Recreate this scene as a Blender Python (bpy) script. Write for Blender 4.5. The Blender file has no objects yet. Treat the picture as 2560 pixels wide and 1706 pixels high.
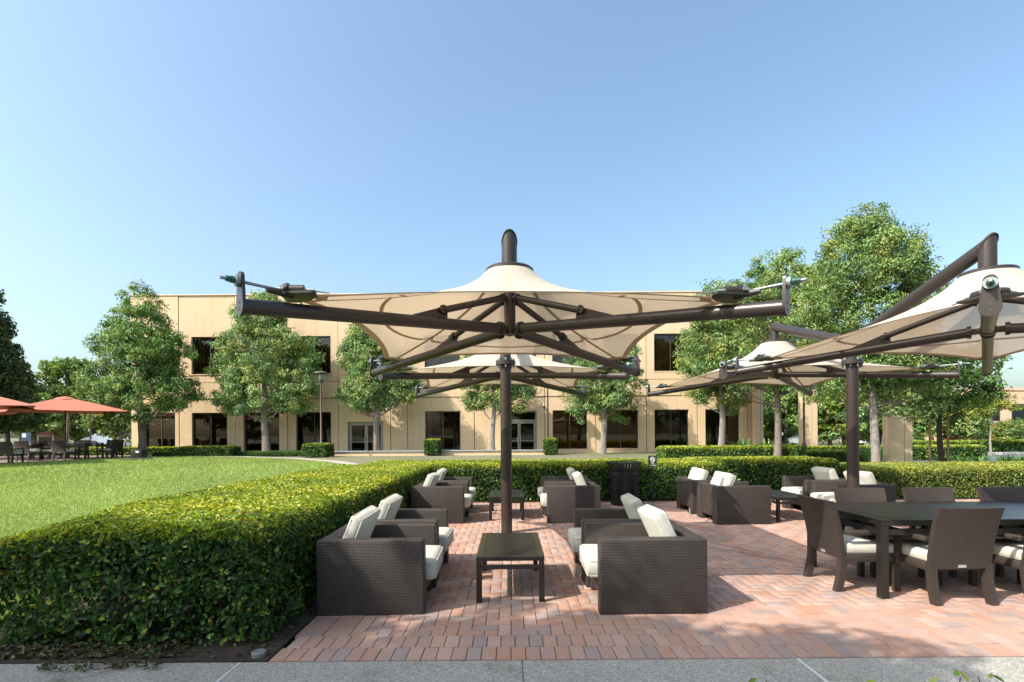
import bpy, bmesh, math, random
import numpy as np
from mathutils import Vector, Matrix, Euler

# ------------------------------------------------------------------ camera, sky, sun
S = bpy.context.scene
COL = S.collection
rad = math.radians
CAM_H = 1.52
cam = bpy.data.cameras.new('camera'); camo = bpy.data.objects.new('camera', cam); COL.objects.link(camo)
cam.sensor_width = 36.0; cam.lens = 1266/2560*36
cam.shift_y = (1084-853)/2560; cam.clip_start = .05; cam.clip_end = 2000
camo.matrix_world = Matrix.Translation((0, 0, CAM_H)) @ Euler((rad(90), 0, 0)).to_matrix().to_4x4() @ Matrix.Rotation(rad(-.4), 4, 'Z')
S.camera = camo

SUN = Vector((-.585, -.34, .66)).normalized()
w = bpy.data.worlds.new('World'); S.world = w; w.use_nodes = True
nt = w.node_tree; bg = nt.nodes['Background']
sky = nt.nodes.new('ShaderNodeTexSky'); sky.sky_type = 'NISHITA'; sky.sun_disc = False
sky.sun_elevation = math.asin(SUN.z); sky.sun_rotation = math.atan2(SUN.x, SUN.y)
sky.altitude = 0; sky.air_density = 1.15; sky.dust_density = 3.8; sky.ozone_density = 1.3
wb = nt.nodes.new('ShaderNodeMix'); wb.data_type = 'RGBA'; wb.blend_type = 'MULTIPLY'; wb.inputs[0].default_value = 1
wb.inputs[7].default_value = (.94, 1.03, 1.03, 1)
nt.links.new(sky.outputs[0], wb.inputs[6]); nt.links.new(wb.outputs[2], bg.inputs[0]); bg.inputs[1].default_value = .15
sl = bpy.data.lights.new('sun', 'SUN'); sl.energy = 3.9; sl.angle = rad(.53); sl.color = (1, .93, .82)
so = bpy.data.objects.new('sun', sl); COL.objects.link(so); so.rotation_euler = SUN.to_track_quat('Z', 'Y').to_euler()
S.view_settings.view_transform = 'Standard'; S.view_settings.look = 'None'
S.view_settings.exposure = .93; S.view_settings.gamma = 1
S.cycles.transparent_max_bounces = 16; S.cycles.max_bounces = 8

# ------------------------------------------------------------------ materials
MT = {}
def nodes(name):
    m = bpy.data.materials.new(name); m.use_nodes = True
    t = m.node_tree; b = t.nodes['Principled BSDF']; MT[name] = m
    return m, t, b
def N(t, typ, **kw):
    n = t.nodes.new(typ)
    for k, v in kw.items(): setattr(n, k, v)
    return n
def mth(t, op, a, b=None, c=None):
    n = t.nodes.new('ShaderNodeMath'); n.operation = op
    for i, x in enumerate((a, b, c)):
        if x is None: continue
        if hasattr(x, 'node'): t.links.new(x, n.inputs[i])
        else: n.inputs[i].default_value = x
    return n.outputs[0]
def mixc(t, fac, a, b, typ='MIX'):
    n = N(t, 'ShaderNodeMix', data_type='RGBA', blend_type=typ)
    for s, x in ((n.inputs[0], fac), (n.inputs[6], a), (n.inputs[7], b)):
        if hasattr(x, 'node'): t.links.new(x, s)
        elif isinstance(x, tuple): s.default_value = (*x[:3], 1)
        else: s.default_value = x
    return n.outputs[2]
def noise(t, scale, detail=4, rough=.55, vec=None, coord='Object'):
    tc = N(t, 'ShaderNodeTexCoord'); n = N(t, 'ShaderNodeTexNoise')
    n.inputs['Scale'].default_value = scale; n.inputs['Detail'].default_value = detail; n.inputs['Roughness'].default_value = rough
    t.links.new(vec if vec else tc.outputs[coord], n.inputs['Vector'])
    return n.outputs['Fac']
def ramp(t, fac, stops):
    r = N(t, 'ShaderNodeValToRGB'); e = r.color_ramp.elements
    while len(e) < len(stops): e.new(.5)
    for i, (p, c) in enumerate(stops):
        e[i].position = p; e[i].color = (*c, 1) if len(c) == 3 else c
    t.links.new(fac, r.inputs[0]); return r.outputs[0]
def bump(t, b, h, strength=.3, dist=.01):
    n = N(t, 'ShaderNodeBump'); n.inputs['Strength'].default_value = strength; n.inputs['Distance'].default_value = dist
    t.links.new(h, n.inputs['Height']); t.links.new(n.outputs[0], b.inputs['Normal'])
def plain(name, col, rough=.6, metal=0, var=.12, scale=6, bmp=0, bscale=60, spec=.5):
    m, t, b = nodes(name)
    f = noise(t, scale, 5)
    c2 = tuple(min(1, x*(1+var)) for x in col); c1 = tuple(x*(1-var) for x in col)
    t.links.new(ramp(t, f, [(.3, c1), (.7, c2)]), b.inputs['Base Color'])
    b.inputs['Roughness'].default_value = rough; b.inputs['Metallic'].default_value = metal
    b.inputs['Specular IOR Level'].default_value = spec
    if bmp: bump(t, b, noise(t, bscale, 3), bmp, .01)
    return m
plain('steel_brown', (.036, .027, .024), .36, 0, .06, 3, .02, 200, .5)
plain('table_black', (.013, .012, .011), .33, 0, .2, 5, .03, 150, .5)
plain('can_black', (.012, .011, .012), .4, 0, .2, 5)
plain('zinc', (.26, .31, .31), .45, .5, .2, 30)
plain('nut_green', (.03, .10, .09), .45, .3, .25, 30)
plain('cover_plate', (.035, .033, .024), .5, 0, .2, 10)
plain('lamp_metal', (.10, .07, .06), .5, 0, .08, 5)
plain('frame_bronze', (.075, .06, .052), .45, .2, .1, 4)
plain('frame_alu', (.27, .25, .24), .42, .4, .08, 4)
plain('chrome', (.6, .6, .6), .22, .9, .05, 4)
plain('wood_slat', (.42, .2, .055), .55, 0, .25, 4)
plain('room_reflection', (.085, .05, .028), .9, 0, .3, 1)  # room backdrop; brown of the window reflections is put into its colour
plain('joint_dark', (.07, .05, .035), .9, 0, .15, 3)
plain('soil', (.035, .024, .018), .95, 0, .5, 9, .8, 40)
plain('sand', (.2, .14, .12), .95, 0, .25, 12, .6, 60)
plain('asphalt', (.11, .115, .125), .9, 0, .15, 2, .3, 120)
plain('curb', (.55, .52, .46), .85, 0, .1, 3, .1, 50)
plain('path_grey', (.34, .31, .27), .9, 0, .1, 3)
plain('bark', (.17, .14, .12), .9, 0, .4, 14, .9, 30)
plain('bark_pale', (.22, .195, .18), .9, 0, .35, 10, .7, 22)
plain('bark_dark', (.05, .038, .03), .9, 0, .3, 12, .7, 30)
plain('stake_wood', (.25, .15, .085), .85, 0, .2, 10)
plain('umbrella_red', (.44, .145, .09), .75, 0, .06, 2)
plain('sign_green', (.008, .035, .027), .5, 0, .1, 4)
plain('sign_white', (.85, .85, .83), .5, 0, .02, 4)
plain('sign_blue', (.012, .035, .075), .5, 0, .05, 4)
plain('black_plastic', (.012, .012, .013), .5, 0, .2, 5)
plain('grey_plastic', (.2, .2, .2), .6, 0, .2, 5)
plain('cable_grey', (.3, .31, .3), .5, 0, .1, 5)
plain('stucco_pink', (.62, .41, .29), .9, 0, .06, .5, .2, 40)
plain('stucco_red', (.32, .06, .035), .85, 0, .08, .5)
plain('car_white', (.75, .76, .77), .25, 0, .02, 3)
plain('car_blue', (.42, .48, .54), .3, .1, .05, 3)
plain('tyre', (.02, .02, .02), .8, 0, .1, 5)
plain('car_glass', (.015, .02, .025), .08, 0, .1, 2)
plain('litter', (.10, .075, .03), .8, 0, .3, 5)
plain('tag_metal', (.55, .53, .5), .35, .6, .05, 20)
plain('rail_blue', (.3, .34, .37), .5, .3, .1, 3)

# stucco wall with faint stains
m, t, b = nodes('stucco')
n1 = noise(t, .35, 6); n2 = noise(t, 4, 5)
c = mixc(t, .35, ramp(t, n1, [(.3, (.61, .445, .285)), (.7, (.70, .53, .355))]), ramp(t, n2, [(.3, (.61, .45, .29)), (.7, (.71, .535, .36))]))
tcs = N(t, 'ShaderNodeTexCoord'); mp = N(t, 'ShaderNodeMapping'); mp.inputs['Scale'].default_value = (3.0, 3.0, .12); t.links.new(tcs.outputs['Object'], mp.inputs[0])
c = mixc(t, .55, c, ramp(t, noise(t, 1.0, 6, .65, mp.outputs[0]), [(.3, (.82, .80, .78)), (.52, (1, 1, 1)), (.75, (1.04, 1.03, 1.02))]), 'MULTIPLY')
t.links.new(c, b.inputs['Base Color']); b.inputs['Roughness'].default_value = .92; b.inputs['Specular IOR Level'].default_value = .25
bump(t, b, noise(t, 60, 4), .18, .01)

# window glass: reflective tinted
m, t, b = nodes('glass')
o = t.nodes['Material Output']; gl = N(t, 'ShaderNodeBsdfGlossy'); gl.inputs['Roughness'].default_value = .02
gl.inputs['Color'].default_value = (.75, .8, .85, 1)
tr = N(t, 'ShaderNodeBsdfTransparent'); tr.inputs['Color'].default_value = (.75, .67, .58, 1)
fr = N(t, 'ShaderNodeFresnel'); fr.inputs['IOR'].default_value = 1.6
mx = N(t, 'ShaderNodeMixShader'); t.links.new(fr.outputs[0], mx.inputs[0]); t.links.new(tr.outputs[0], mx.inputs[1]); t.links.new(gl.outputs[0], mx.inputs[2])
t.links.new(mx.outputs[0], o.inputs['Surface'])
nb = N(t, 'ShaderNodeBump'); nb.inputs['Strength'].default_value = .02; nb.inputs['Distance'].default_value = .05
t.links.new(noise(t, .8, 2), nb.inputs['Height']); t.links.new(nb.outputs[0], gl.inputs['Normal'])

# wicker: woven relief in uv metres
def wicker(name, dark, lite, pu=.026, pv=.0125):
    m, t, b = nodes(name)
    uv = N(t, 'ShaderNodeUVMap'); sp = N(t, 'ShaderNodeSeparateXYZ'); t.links.new(uv.outputs[0], sp.inputs[0])
    v = mth(t, 'DIVIDE', sp.outputs[1], pv); row = mth(t, 'FLOOR', v)
    u = mth(t, 'ADD', mth(t, 'DIVIDE', sp.outputs[0], pu), mth(t, 'MULTIPLY', mth(t, 'MODULO', row, 2.0), .5))
    hu = mth(t, 'ABSOLUTE', mth(t, 'SINE', mth(t, 'MULTIPLY', u, math.pi)))
    hv = mth(t, 'ABSOLUTE', mth(t, 'SINE', mth(t, 'MULTIPLY', v, math.pi)))
    h = mth(t, 'MULTIPLY', mth(t, 'POWER', hu, .7), mth(t, 'POWER', hv, .6))
    nz = noise(t, 7, 4); nz2 = noise(t, 90, 2)
    cc = ramp(t, h, [(.1, tuple(x*.3 for x in dark)), (.4, dark), (.85, lite)])
    cc = mixc(t, .5, cc, ramp(t, nz, [(.3, (.75, .72, .7)), (.7, (1.15, 1.1, 1.08))]), 'MULTIPLY')
    cc = mixc(t, .35, cc, ramp(t, nz2, [(.3, (.7, .7, .7)), (.7, (1.3, 1.3, 1.3))]), 'MULTIPLY')
    t.links.new(cc, b.inputs['Base Color']); b.inputs['Roughness'].default_value = .42; b.inputs['Specular IOR Level'].default_value = .45
    bump(t, b, h, .9, .006)
wicker('wicker', (.02, .0165, .0155), (.088, .069, .061))
wicker('wicker_fine', (.02, .0155, .0135), (.084, .063, .053), .022, .012)

# cushion cloth
m, t, b = nodes('cushion')
nz = noise(t, 5, 5); nf = noise(t, 400, 2)
t.links.new(mixc(t, .3, ramp(t, nz, [(.3, (.44, .43, .38)), (.7, (.55, .54, .48))]), ramp(t, nf, [(.3, (.41, .41, .37)), (.7, (.58, .57, .52))])), b.inputs['Base Color'])
b.inputs['Roughness'].default_value = .95; b.inputs['Specular IOR Level'].default_value = .1
bump(t, b, mth(t, 'ADD', mth(t, 'MULTIPLY', noise(t, 9, 3), 1.0), mth(t, 'MULTIPLY', nf, .08)), .35, .02)

# shade cloth: translucent open weave
def cloth(name, col, thr, clear):
    m, t, b = nodes(name); o = t.nodes['Material Output']; t.nodes.remove(b)
    d = N(t, 'ShaderNodeBsdfDiffuse'); tl = N(t, 'ShaderNodeBsdfTranslucent'); tp = N(t, 'ShaderNodeBsdfTransparent')
    nz = noise(t, 1.2, 4)
    cc = ramp(t, nz, [(.3, tuple(x*.95 for x in col)), (.7, col)])
    t.links.new(cc, d.inputs[0]); tl.inputs[0].default_value = (*thr, 1)
    a = N(t, 'ShaderNodeMixShader'); a.inputs[0].default_value = .45
    t.links.new(d.outputs[0], a.inputs[1]); t.links.new(tl.outputs[0], a.inputs[2])
    c2 = N(t, 'ShaderNodeMixShader'); c2.inputs[0].default_value = clear
    t.links.new(a.outputs[0], c2.inputs[1]); t.links.new(tp.outputs[0], c2.inputs[2]); t.links.new(c2.outputs[0], o.inputs['Surface'])
cloth('shade_cloth', (.76, .70, .60), (.43, .325, .225), .13)
cloth('shade_seam', (.50, .42, .31), (.24, .165, .10), .0)

# leaves: colour from attribute, some light passing through
def leafmat(name, trans=.35, rough=.45):
    m, t, b = nodes(name); o = t.nodes['Material Output']
    at = N(t, 'ShaderNodeAttribute'); at.attribute_name = 'tint'
    t.links.new(at.outputs['Color'], b.inputs['Base Color']); b.inputs['Roughness'].default_value = rough
    b.inputs['Specular IOR Level'].default_value = .4
    tl = N(t, 'ShaderNodeBsdfTranslucent')
    t.links.new(mixc(t, 1.0, at.outputs['Color'], (1.5, 1.45, .5), 'MULTIPLY'), tl.inputs[0])
    mx = N(t, 'ShaderNodeMixShader'); mx.inputs[0].default_value = trans
    t.links.new(b.outputs[0], mx.inputs[1]); t.links.new(tl.outputs[0], mx.inputs[2]); t.links.new(mx.outputs[0], o.inputs['Surface'])
leafmat('leaf', .24, .5); leafmat('hedge_leaf', .3, .5); leafmat('grass', .3, .55)
plain('hedge_core', (.018, .018, .01), .95, 0, .4, 8, .8, 25)

# lawn soil under the blades
m, t, b = nodes('lawn')
f = noise(t, 1.0, 5); g = noise(t, 60, 3)
t.links.new(mixc(t, .45, ramp(t, f, [(.35, (.15, .22, .05)), (.65, (.23, .31, .09))]), ramp(t, g, [(.3, (.08, .15, .02)), (.7, (.26, .36, .08))])), b.inputs['Base Color'])
b.inputs['Roughness'].default_value = .9; bump(t, b, g, .8, .03)

# open ground
m, t, b = nodes('ground')
t.links.new(ramp(t, noise(t, .15, 6), [(.35, (.10, .12, .045)), (.55, (.16, .15, .09)), (.7, (.12, .11, .08))]), b.inputs['Base Color']); b.inputs['Roughness'].default_value = .95

# clay pavers: tint attribute per piece
m, t, b = nodes('paver')
at = N(t, 'ShaderNodeAttribute'); at.attribute_name = 'tint'
geo = N(t, 'ShaderNodeNewGeometry')
n1 = noise(t, 1.1, 5, .6, geo.outputs['Position']); n2 = noise(t, 45, 4, .6, geo.outputs['Position'])
cc = mixc(t, .6, at.outputs['Color'], ramp(t, n1, [(.3, (.78, .78, .8)), (.7, (1.12, 1.1, 1.08))]), 'MULTIPLY')
cc = mixc(t, .5, cc, ramp(t, n2, [(.3, (.82, .82, .82)), (.7, (1.14, 1.14, 1.14))]), 'MULTIPLY')
t.links.new(cc, b.inputs['Base Color']); b.inputs['Roughness'].default_value = .82; b.inputs['Specular IOR Level'].default_value = .3
bump(t, b, n2, .25, .006)

# exposed aggregate concrete
m, t, b = nodes('aggregate')
tc = N(t, 'ShaderNodeTexCoord'); vo = N(t, 'ShaderNodeTexVoronoi'); vo.inputs['Scale'].default_value = 115
t.links.new(tc.outputs['Object'], vo.inputs['Vector'])
sp = N(t, 'ShaderNodeSeparateColor'); t.links.new(vo.outputs['Color'], sp.inputs[0])
cc = ramp(t, sp.outputs[0], [(0, (.20, .195, .19)), (.35, (.29, .275, .25)), (.7, (.36, .34, .30)), (1, (.46, .44, .40))])
st = noise(t, 1.3, 6, .65)
cc = mixc(t, 1.0, cc, ramp(t, st, [(.3, (.5, .44, .39)), (.43, (.95, .94, .92)), (.6, (1, 1, 1)), (.8, (1.12, 1.1, 1.08))]), 'MULTIPLY')
t.links.new(cc, b.inputs['Base Color']); b.inputs['Roughness'].default_value = .85
bump(t, b, vo.outputs['Distance'], .5, .004)
plain('joint_filler', (.55, .57, .6), .6, 0, .1, 5)

# ------------------------------------------------------------------ mesh helpers
def link(name, mesh, mat=None, parent=None):
    o = bpy.data.objects.new(name, mesh); COL.objects.link(o)
    if mat and not mesh.materials: mesh.materials.append(MT[mat])
    if parent: o.parent = parent
    return o
def tag(o, label=None, cat=None, group=None, kind=None):
    if label: o['label'] = label
    if cat: o['category'] = cat
    if group: o['group'] = group
    if kind: o['kind'] = kind
    return o
def empty(name, loc=(0, 0, 0), rz=0, label=None, cat=None, group=None):
    o = bpy.data.objects.new(name, None); COL.objects.link(o); o.location = loc; o.rotation_euler = (0, 0, rz)
    o.empty_display_size = .1
    return tag(o, label, cat, group)
def copy_tree(o, parent=None):
    c = o.copy(); COL.objects.link(c); c.parent = parent
    for ch in o.children: copy_tree(ch, c)
    return c
_rb = {}
def rbox_data(sx, sy, sz, bev, seg):
    k = (round(sx, 4), round(sy, 4), round(sz, 4), bev, seg)
    if k not in _rb:
        bm = bmesh.new(); bmesh.ops.create_cube(bm, size=1)
        for v in bm.verts: v.co = Vector((v.co.x*sx, v.co.y*sy, v.co.z*sz))
        if bev: bmesh.ops.bevel(bm, geom=bm.edges[:], offset=bev, segments=seg, profile=.5, affect='EDGES')
        bm.verts.index_update()
        _rb[k] = ([v.co.copy() for v in bm.verts], [[v.index for v in f.verts] for f in bm.faces]); bm.free()
    return _rb[k]
class MB:
    def __init__(s): s.v = []; s.f = []
    def add(s, vs, fs, M=None):
        o = len(s.v); s.v += [tuple(M @ Vector(v)) if M else tuple(v) for v in vs]; s.f += [[i+o for i in f] for f in fs]; return s
    def box(s, x0, x1, y0, y1, z0, z1, bev=0, seg=2, M=None):
        vs, fs = rbox_data(x1-x0, y1-y0, z1-z0, bev, seg)
        T = Matrix.Translation(((x0+x1)/2, (y0+y1)/2, (z0+z1)/2))
        return s.add(vs, fs, M @ T if M else T)
    def tube(s, pts, radii, n=12, cap=True):
        pts = [Vector(p) for p in pts]
        if not isinstance(radii, (list, tuple)): radii = [radii]*len(pts)
        vs = []; fs = []; up = None
        for i, p in enumerate(pts):
            a = (p-pts[i-1]).normalized() if i else None
            b = (pts[i+1]-p).normalized() if i < len(pts)-1 else None
            tn = ((a or b)+(b or a)); tn = tn.normalized() if tn.length > 1e-6 else (a or b)
            ref = a or b
            if up is None:
                up = ref.cross(Vector((0, 0, 1)) if abs(ref.z) < .95 else Vector((1, 0, 0))).normalized()
            up = (up-ref*up.dot(ref)).normalized(); sd = ref.cross(up)
            for k in range(n):
                t = 2*math.pi*k/n; d = (up*math.cos(t)+sd*math.sin(t))*radii[i]
                if a and b: d = d - ref*(d.dot(tn)/max(.2, ref.dot(tn)))
                vs.append(p+d)
            if a and b: up = (up - b*up.dot(b)).normalized() if (up - b*up.dot(b)).length > .1 else up
        m = len(pts)
        for i in range(m-1):
            for k in range(n):
                k2 = (k+1) % n
                fs.append([i*n+k, i*n+k2, (i+1)*n+k2, (i+1)*n+k])
        if cap: fs.append(list(range(n))[::-1]); fs.append([(m-1)*n+k for k in range(n)])
        return s.add(vs, fs)
    def lathe(s, prof, n=24, M=None, closed=False):
        vs = []; fs = []
        for r, z in prof:
            for k in range(n):
                t = 2*math.pi*k/n; vs.append((r*math.cos(t), r*math.sin(t), z))
        for i in range(len(prof)-1):
            for k in range(n):
                k2 = (k+1) % n; fs.append([i*n+k, i*n+k2, (i+1)*n+k2, (i+1)*n+k])
        if not closed:
            fs.append(list(range(n))[::-1]); fs.append([(len(prof)-1)*n+k for k in range(n)])
        return s.add(vs, fs, M)
    def mesh(s, name, smooth=None, uv=False):
        me = bpy.data.meshes.new(name); me.from_pydata(s.v, [], s.f); me.update()
        if smooth is not None:
            me.shade_smooth(); me.set_sharp_from_angle(angle=rad(smooth))
        if uv: box_uv(me)
        return me
    def build(s, name, mat, parent=None, smooth=None, uv=False):
        return link(name, s.mesh(name, smooth, uv), mat, parent)
def box_uv(me):
    u = me.uv_layers.new(name='UVMap')
    for p in me.polygons:
        n = p.normal; a = max(range(3), key=lambda i: abs(n[i]))
        for li in p.loop_indices:
            c = me.vertices[me.loops[li].vertex_index].co
            u.data[li].uv = (c.y, c.z) if a == 0 else (c.x, c.z) if a == 1 else (c.x, c.y)
def np_mesh(name, V, Fq, tint=None, mat=None):
    """vertices (n,3), faces (m,k), tint per vertex (n,3)"""
    me = bpy.data.meshes.new(name); n, k = Fq.shape
    me.vertices.add(len(V)); me.vertices.foreach_set('co', np.ascontiguousarray(V, dtype=np.float32).ravel())
    me.loops.add(n*k); me.loops.foreach_set('vertex_index', np.ascontiguousarray(Fq, dtype=np.int32).ravel())
    me.polygons.add(n); me.polygons.foreach_set('loop_start', np.arange(0, n*k, k, dtype=np.int32))
    me.update(calc_edges=True)
    if tint is not None:
        a = me.attributes.new('tint', 'FLOAT_COLOR', 'POINT')
        a.data.foreach_set('color', np.concatenate([tint, np.ones((len(V), 1))], 1).astype(np.float32).ravel())
    if mat: me.materials.append(MT[mat])
    return me
def set_tint(me, col):
    a = me.attributes.new('tint', 'FLOAT_COLOR', 'POINT')
    a.data.foreach_set('color', np.tile(np.array([*col, 1], np.float32), len(me.vertices)))
def unit(a): return a/np.maximum(1e-6, np.linalg.norm(a, axis=1, keepdims=True))
def leaves(rng, C, Nrm, L, W, col, jit=.9, fold=.25):
    """oval folded leaves at points C whose faces look along Nrm +- jitter: 6 verts, 2 quads"""
    n = len(C)
    nn = unit(Nrm + rng.normal(0, jit, (n, 3)))
    d = unit(np.cross(nn, rng.normal(0, 1, (n, 3)))); s = np.cross(nn, d)
    L = L*rng.uniform(.65, 1.25, (n, 1)); W = W*rng.uniform(.7, 1.2, (n, 1))
    a = C - d*L*.5; e = C + d*L*.5 - nn*L*.12
    lift = nn*W*fold
    l1 = C - d*L*.15 - s*W*.5 + lift; l2 = C + d*L*.2 - s*W*.42 + lift
    r1 = C - d*L*.15 + s*W*.5 + lift; r2 = C + d*L*.2 + s*W*.42 + lift
    V = np.stack([a, r1, r2, e, l2, l1], 1).reshape(-1, 3)
    b = np.arange(n)[:, None]*6
    F = np.concatenate([b+np.array([[0, 1, 2, 3]]), b+np.array([[0, 3, 4, 5]])], 0)
    return V, F, np.repeat(col, 6, 0)
def smooth01(t): t = np.clip(t, 0, 1); return t*t*(3-2*t)
def zg(x, y):
    A = smooth01((-3.4-x)/2.5)
    return .48*(A*smooth01((y-5)/15)+(1-A)*smooth01((y-14)/7))*smooth01((16-x)/6)
def zgs(x, y): return float(zg(np.array(float(x)), np.array(float(y))))

# ------------------------------------------------------------------ the ground
xs = np.concatenate([np.linspace(-420, -45, 14), np.linspace(-42, 42, 85), np.linspace(45, 420, 14)])
ys = np.concatenate([np.linspace(-420, -45, 14), np.linspace(-42, 60, 103), np.linspace(63, 420, 14)])
X, Y = np.meshgrid(xs, ys); Z = zg(X, Y)-.06
V = np.stack([X, Y, Z], -1).reshape(-1, 3); nx = len(xs)
ii = (np.arange(len(ys)-1)[:, None]*nx+np.arange(nx-1)[None]).ravel()
tag(link('ground', np_mesh('ground', V, np.stack([ii, ii+1, ii+nx+1, ii+nx], 1)), 'ground'), kind='structure')

def in_poly(px, py, poly):
    c = np.zeros(px.shape, bool); n = len(poly)
    for i in range(n):
        x0, y0 = poly[i]; x1, y1 = poly[(i+1) % n]
        k = ((y0 > py) != (y1 > py)) & (px < (x1-x0)*(py-y0)/(y1-y0+1e-9)+x0); c ^= k
    return c
def patch(name, poly, mat, dz, step=.6, kind='structure', skirt=0):
    bm = bmesh.new(); vs = [bm.verts.new((x, y, 0)) for x, y in poly]; bm.faces.new(vs)
    x0, x1 = min(p[0] for p in poly), max(p[0] for p in poly); y0, y1 = min(p[1] for p in poly), max(p[1] for p in poly)
    for a, lo, hi in ((0, x0, x1), (1, y0, y1)):
        q = lo+step
        while q < hi:
            co = [0, 0, 0]; no = [0, 0, 0]; co[a] = q; no[a] = 1
            bmesh.ops.bisect_plane(bm, geom=bm.verts[:]+bm.edges[:]+bm.faces[:], plane_co=co, plane_no=no); q += step
    for v in bm.verts: v.co.z = zgs(v.co.x, v.co.y)+dz
    bmesh.ops.recalc_face_normals(bm, faces=bm.faces)
    for f in bm.faces:
        if f.normal.z < 0: f.normal_flip()
    me = bpy.data.meshes.new(name); bm.to_mesh(me); bm.free(); me.shade_smooth()
    return tag(link(name, me, mat), kind=kind)
LAWN = [(-45, -2), (-3.62, -2), (-3.62, 13.7), (-4.6, 16.2), (-7, 19.3), (-9.6, 22), (-13, 24.2), (-16.5, 25.2), (-19.2, 25.6), (-19.55, 22.5), (-19.8, 19.6), (-21.5, 17.6), (-45, 16)]
patch('lawn', LAWN, 'lawn', -.02, 1.5)
# grass blades
rng = np.random.default_rng(3)
def blades(n, dmin, dmax, amin, amax, hgt, wid, z0=0):
    d = dmin*(dmax/dmin)**rng.random(n); a = rng.uniform(amin, amax, n)
    x = a*d; y = d; k = in_poly(x, y, LAWN); x, y, d = x[k], y[k], d[k]; n = len(x)
    z = zg(x, y)-.02
    sc = np.maximum(1, d/7)
    h = hgt*rng.uniform(.6, 1.3, n)*sc**.35; wd = wid*sc*rng.uniform(.7, 1.3, n)
    th = rng.uniform(0, 2*np.pi, n); lean = rng.normal(0, .5, (n, 2))*h[:, None]
    b = np.stack([x, y, z], 1); s = np.stack([np.cos(th), np.sin(th), np.zeros(n)], 1)*wd[:, None]
    tip = b+np.stack([lean[:, 0], lean[:, 1], h], 1)
    V = np.stack([b-s, b+s, tip], 1).reshape(-1, 3)
    patchy = .5+.5*np.sin(x*.7+np.sin(y*.5)*2)*np.sin(y*.43+1.3*np.sin(x*.3))
    r = rng.random(n)[:, None]; base = np.array([[.17, .27, .05]])*(1-r)+np.array([[.36, .43, .15]])*r
    mow = .5+.5*np.tanh(4*np.sin((x*.86+y*.5)*2*np.pi/2.4))
    base = base*(.80+.24*patchy[:, None]+.07*mow[:, None])
    dry = rng.random(n) < .05; base[dry] = (.40, .38, .17)
    return V, np.arange(len(V)).reshape(-1, 3), np.repeat(base, 3, 0)
V, F, T = blades(330000, 2.6, 27, -1.25, -.2, .04, .0042)
tag(link('grass', np_mesh('grass', V, F, T, 'grass')), 'short bright green lawn grass left of the hedge', 'grass', kind='stuff')

# thin path round the lawn, left terrace, road and kerb at the right
def strip(name, pts, wdt, mat, dz):
    L = []; Rr = []
    for i, p in enumerate(pts):
        a = Vector(pts[max(0, i-1)]); b2 = Vector(pts[min(len(pts)-1, i+1)]); d = (b2-a).normalized(); n = Vector((-d.y, d.x))
        L.append(tuple(Vector(p))); Rr.append(tuple(Vector(p)+n*wdt))
    return patch(name, L+Rr[::-1], mat, dz, 1.5)
strip('lawn_path', [(-4.75, 16.3), (-7.1, 19.45), (-9.7, 22.15), (-13.05, 24.35), (-16.5, 25.35), (-19.2, 25.75)][::-1], .55, 'path_grey', .004)
patch('terrace', [(-60, 16.2), (-21.6, 17.8), (-19.95, 19.7), (-19.7, 22.5), (-19.4, 25.9), (-19.4, 29), (-60, 31)], 'sand', .004, 2)
patch('road', [(17.2, 23.5), (60, 23.5), (60, 31), (17.2, 31)], 'asphalt', .01, 4)
patch('parking_lot', [(-90, 33), (-23, 33), (-23, 60), (-90, 60)], 'asphalt', .004, 6)
m_ = MB(); m_.box(17, 60, 31, 31.35, -.1, .16, .02); tag(m_.build('kerb', 'curb'), kind='structure')

# planting beds (dark soil) under the hedges
patch('planting_bed', [(-4.1, 3.377), (-1.647, 3.377), (-1.647, 11.2), (10.5, 11.2), (16, 11.2), (16, 13.9), (-4.1, 13.9)], 'soil', .012, 1.0)
# leaf litter
def litter(name, n, box, L, W, cols, label):
    C = np.stack([rng.uniform(box[0], box[1], n), rng.uniform(box[2], box[3], n), np.full(n, box[4])], 1)
    C[:, 2] += rng.uniform(0, .012, n)
    col = np.array(cols)[rng.integers(0, len(cols), n)]*rng.uniform(.6, 1.3, (n, 1))
    V, F, T = leaves(rng, C, np.tile([[0, 0, 1.]], (n, 1)), L, W, col, .35)
    return tag(link(name, np_mesh(name, V, F, T, 'leaf')), label, 'leaves', kind='stuff')
LC = [(.09, .06, .03), (.13, .09, .045), (.06, .10, .03), (.04, .03, .02), (.11, .13, .05)]
litter('fallen_leaves', 1500, (-3.7, -2.3, 3.42, 4.1, .018), .045, .026, LC, 'fallen leaves and clippings on dark soil under the front hedge')
litter('scattered_leaves', 160, (-3.3, -1.7, 3.42, 4.3, .018), .045, .026, LC, 'few loose leaves on dark soil beside the paving corner')
litter('path_leaves', 110, (-3.1, -2.3, 3.24, 3.36, .02), .04, .02, LC, 'clippings lying along the edge of the concrete path')

# ------------------------------------------------------------------ concrete path slabs
walk = MB(); walk.box(-14, 14, .2, 3.375, -.2, -.012); walk = walk.build('walkway', 'curb'); tag(walk, kind='structure')
ed = [(-14, -4.6), (-4.58, -1.83), (-1.81, .055), (.063, 1.88), (1.9, 3.72), (3.74, 5.6), (5.62, 14)]
for a, b2 in ed:
    s_ = MB(); s_.box(a, b2, .2, 3.375, -.011, .008, .003, 1); s_.build('concrete_slab', 'aggregate', walk)
for xx in (-1.82, 1.89, 5.61):
    s_ = MB(); s_.box(xx-.0085, xx+.0085, .2, 3.372, -.01, .0095); s_.build('joint_strip', 'joint_filler', walk)

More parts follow.
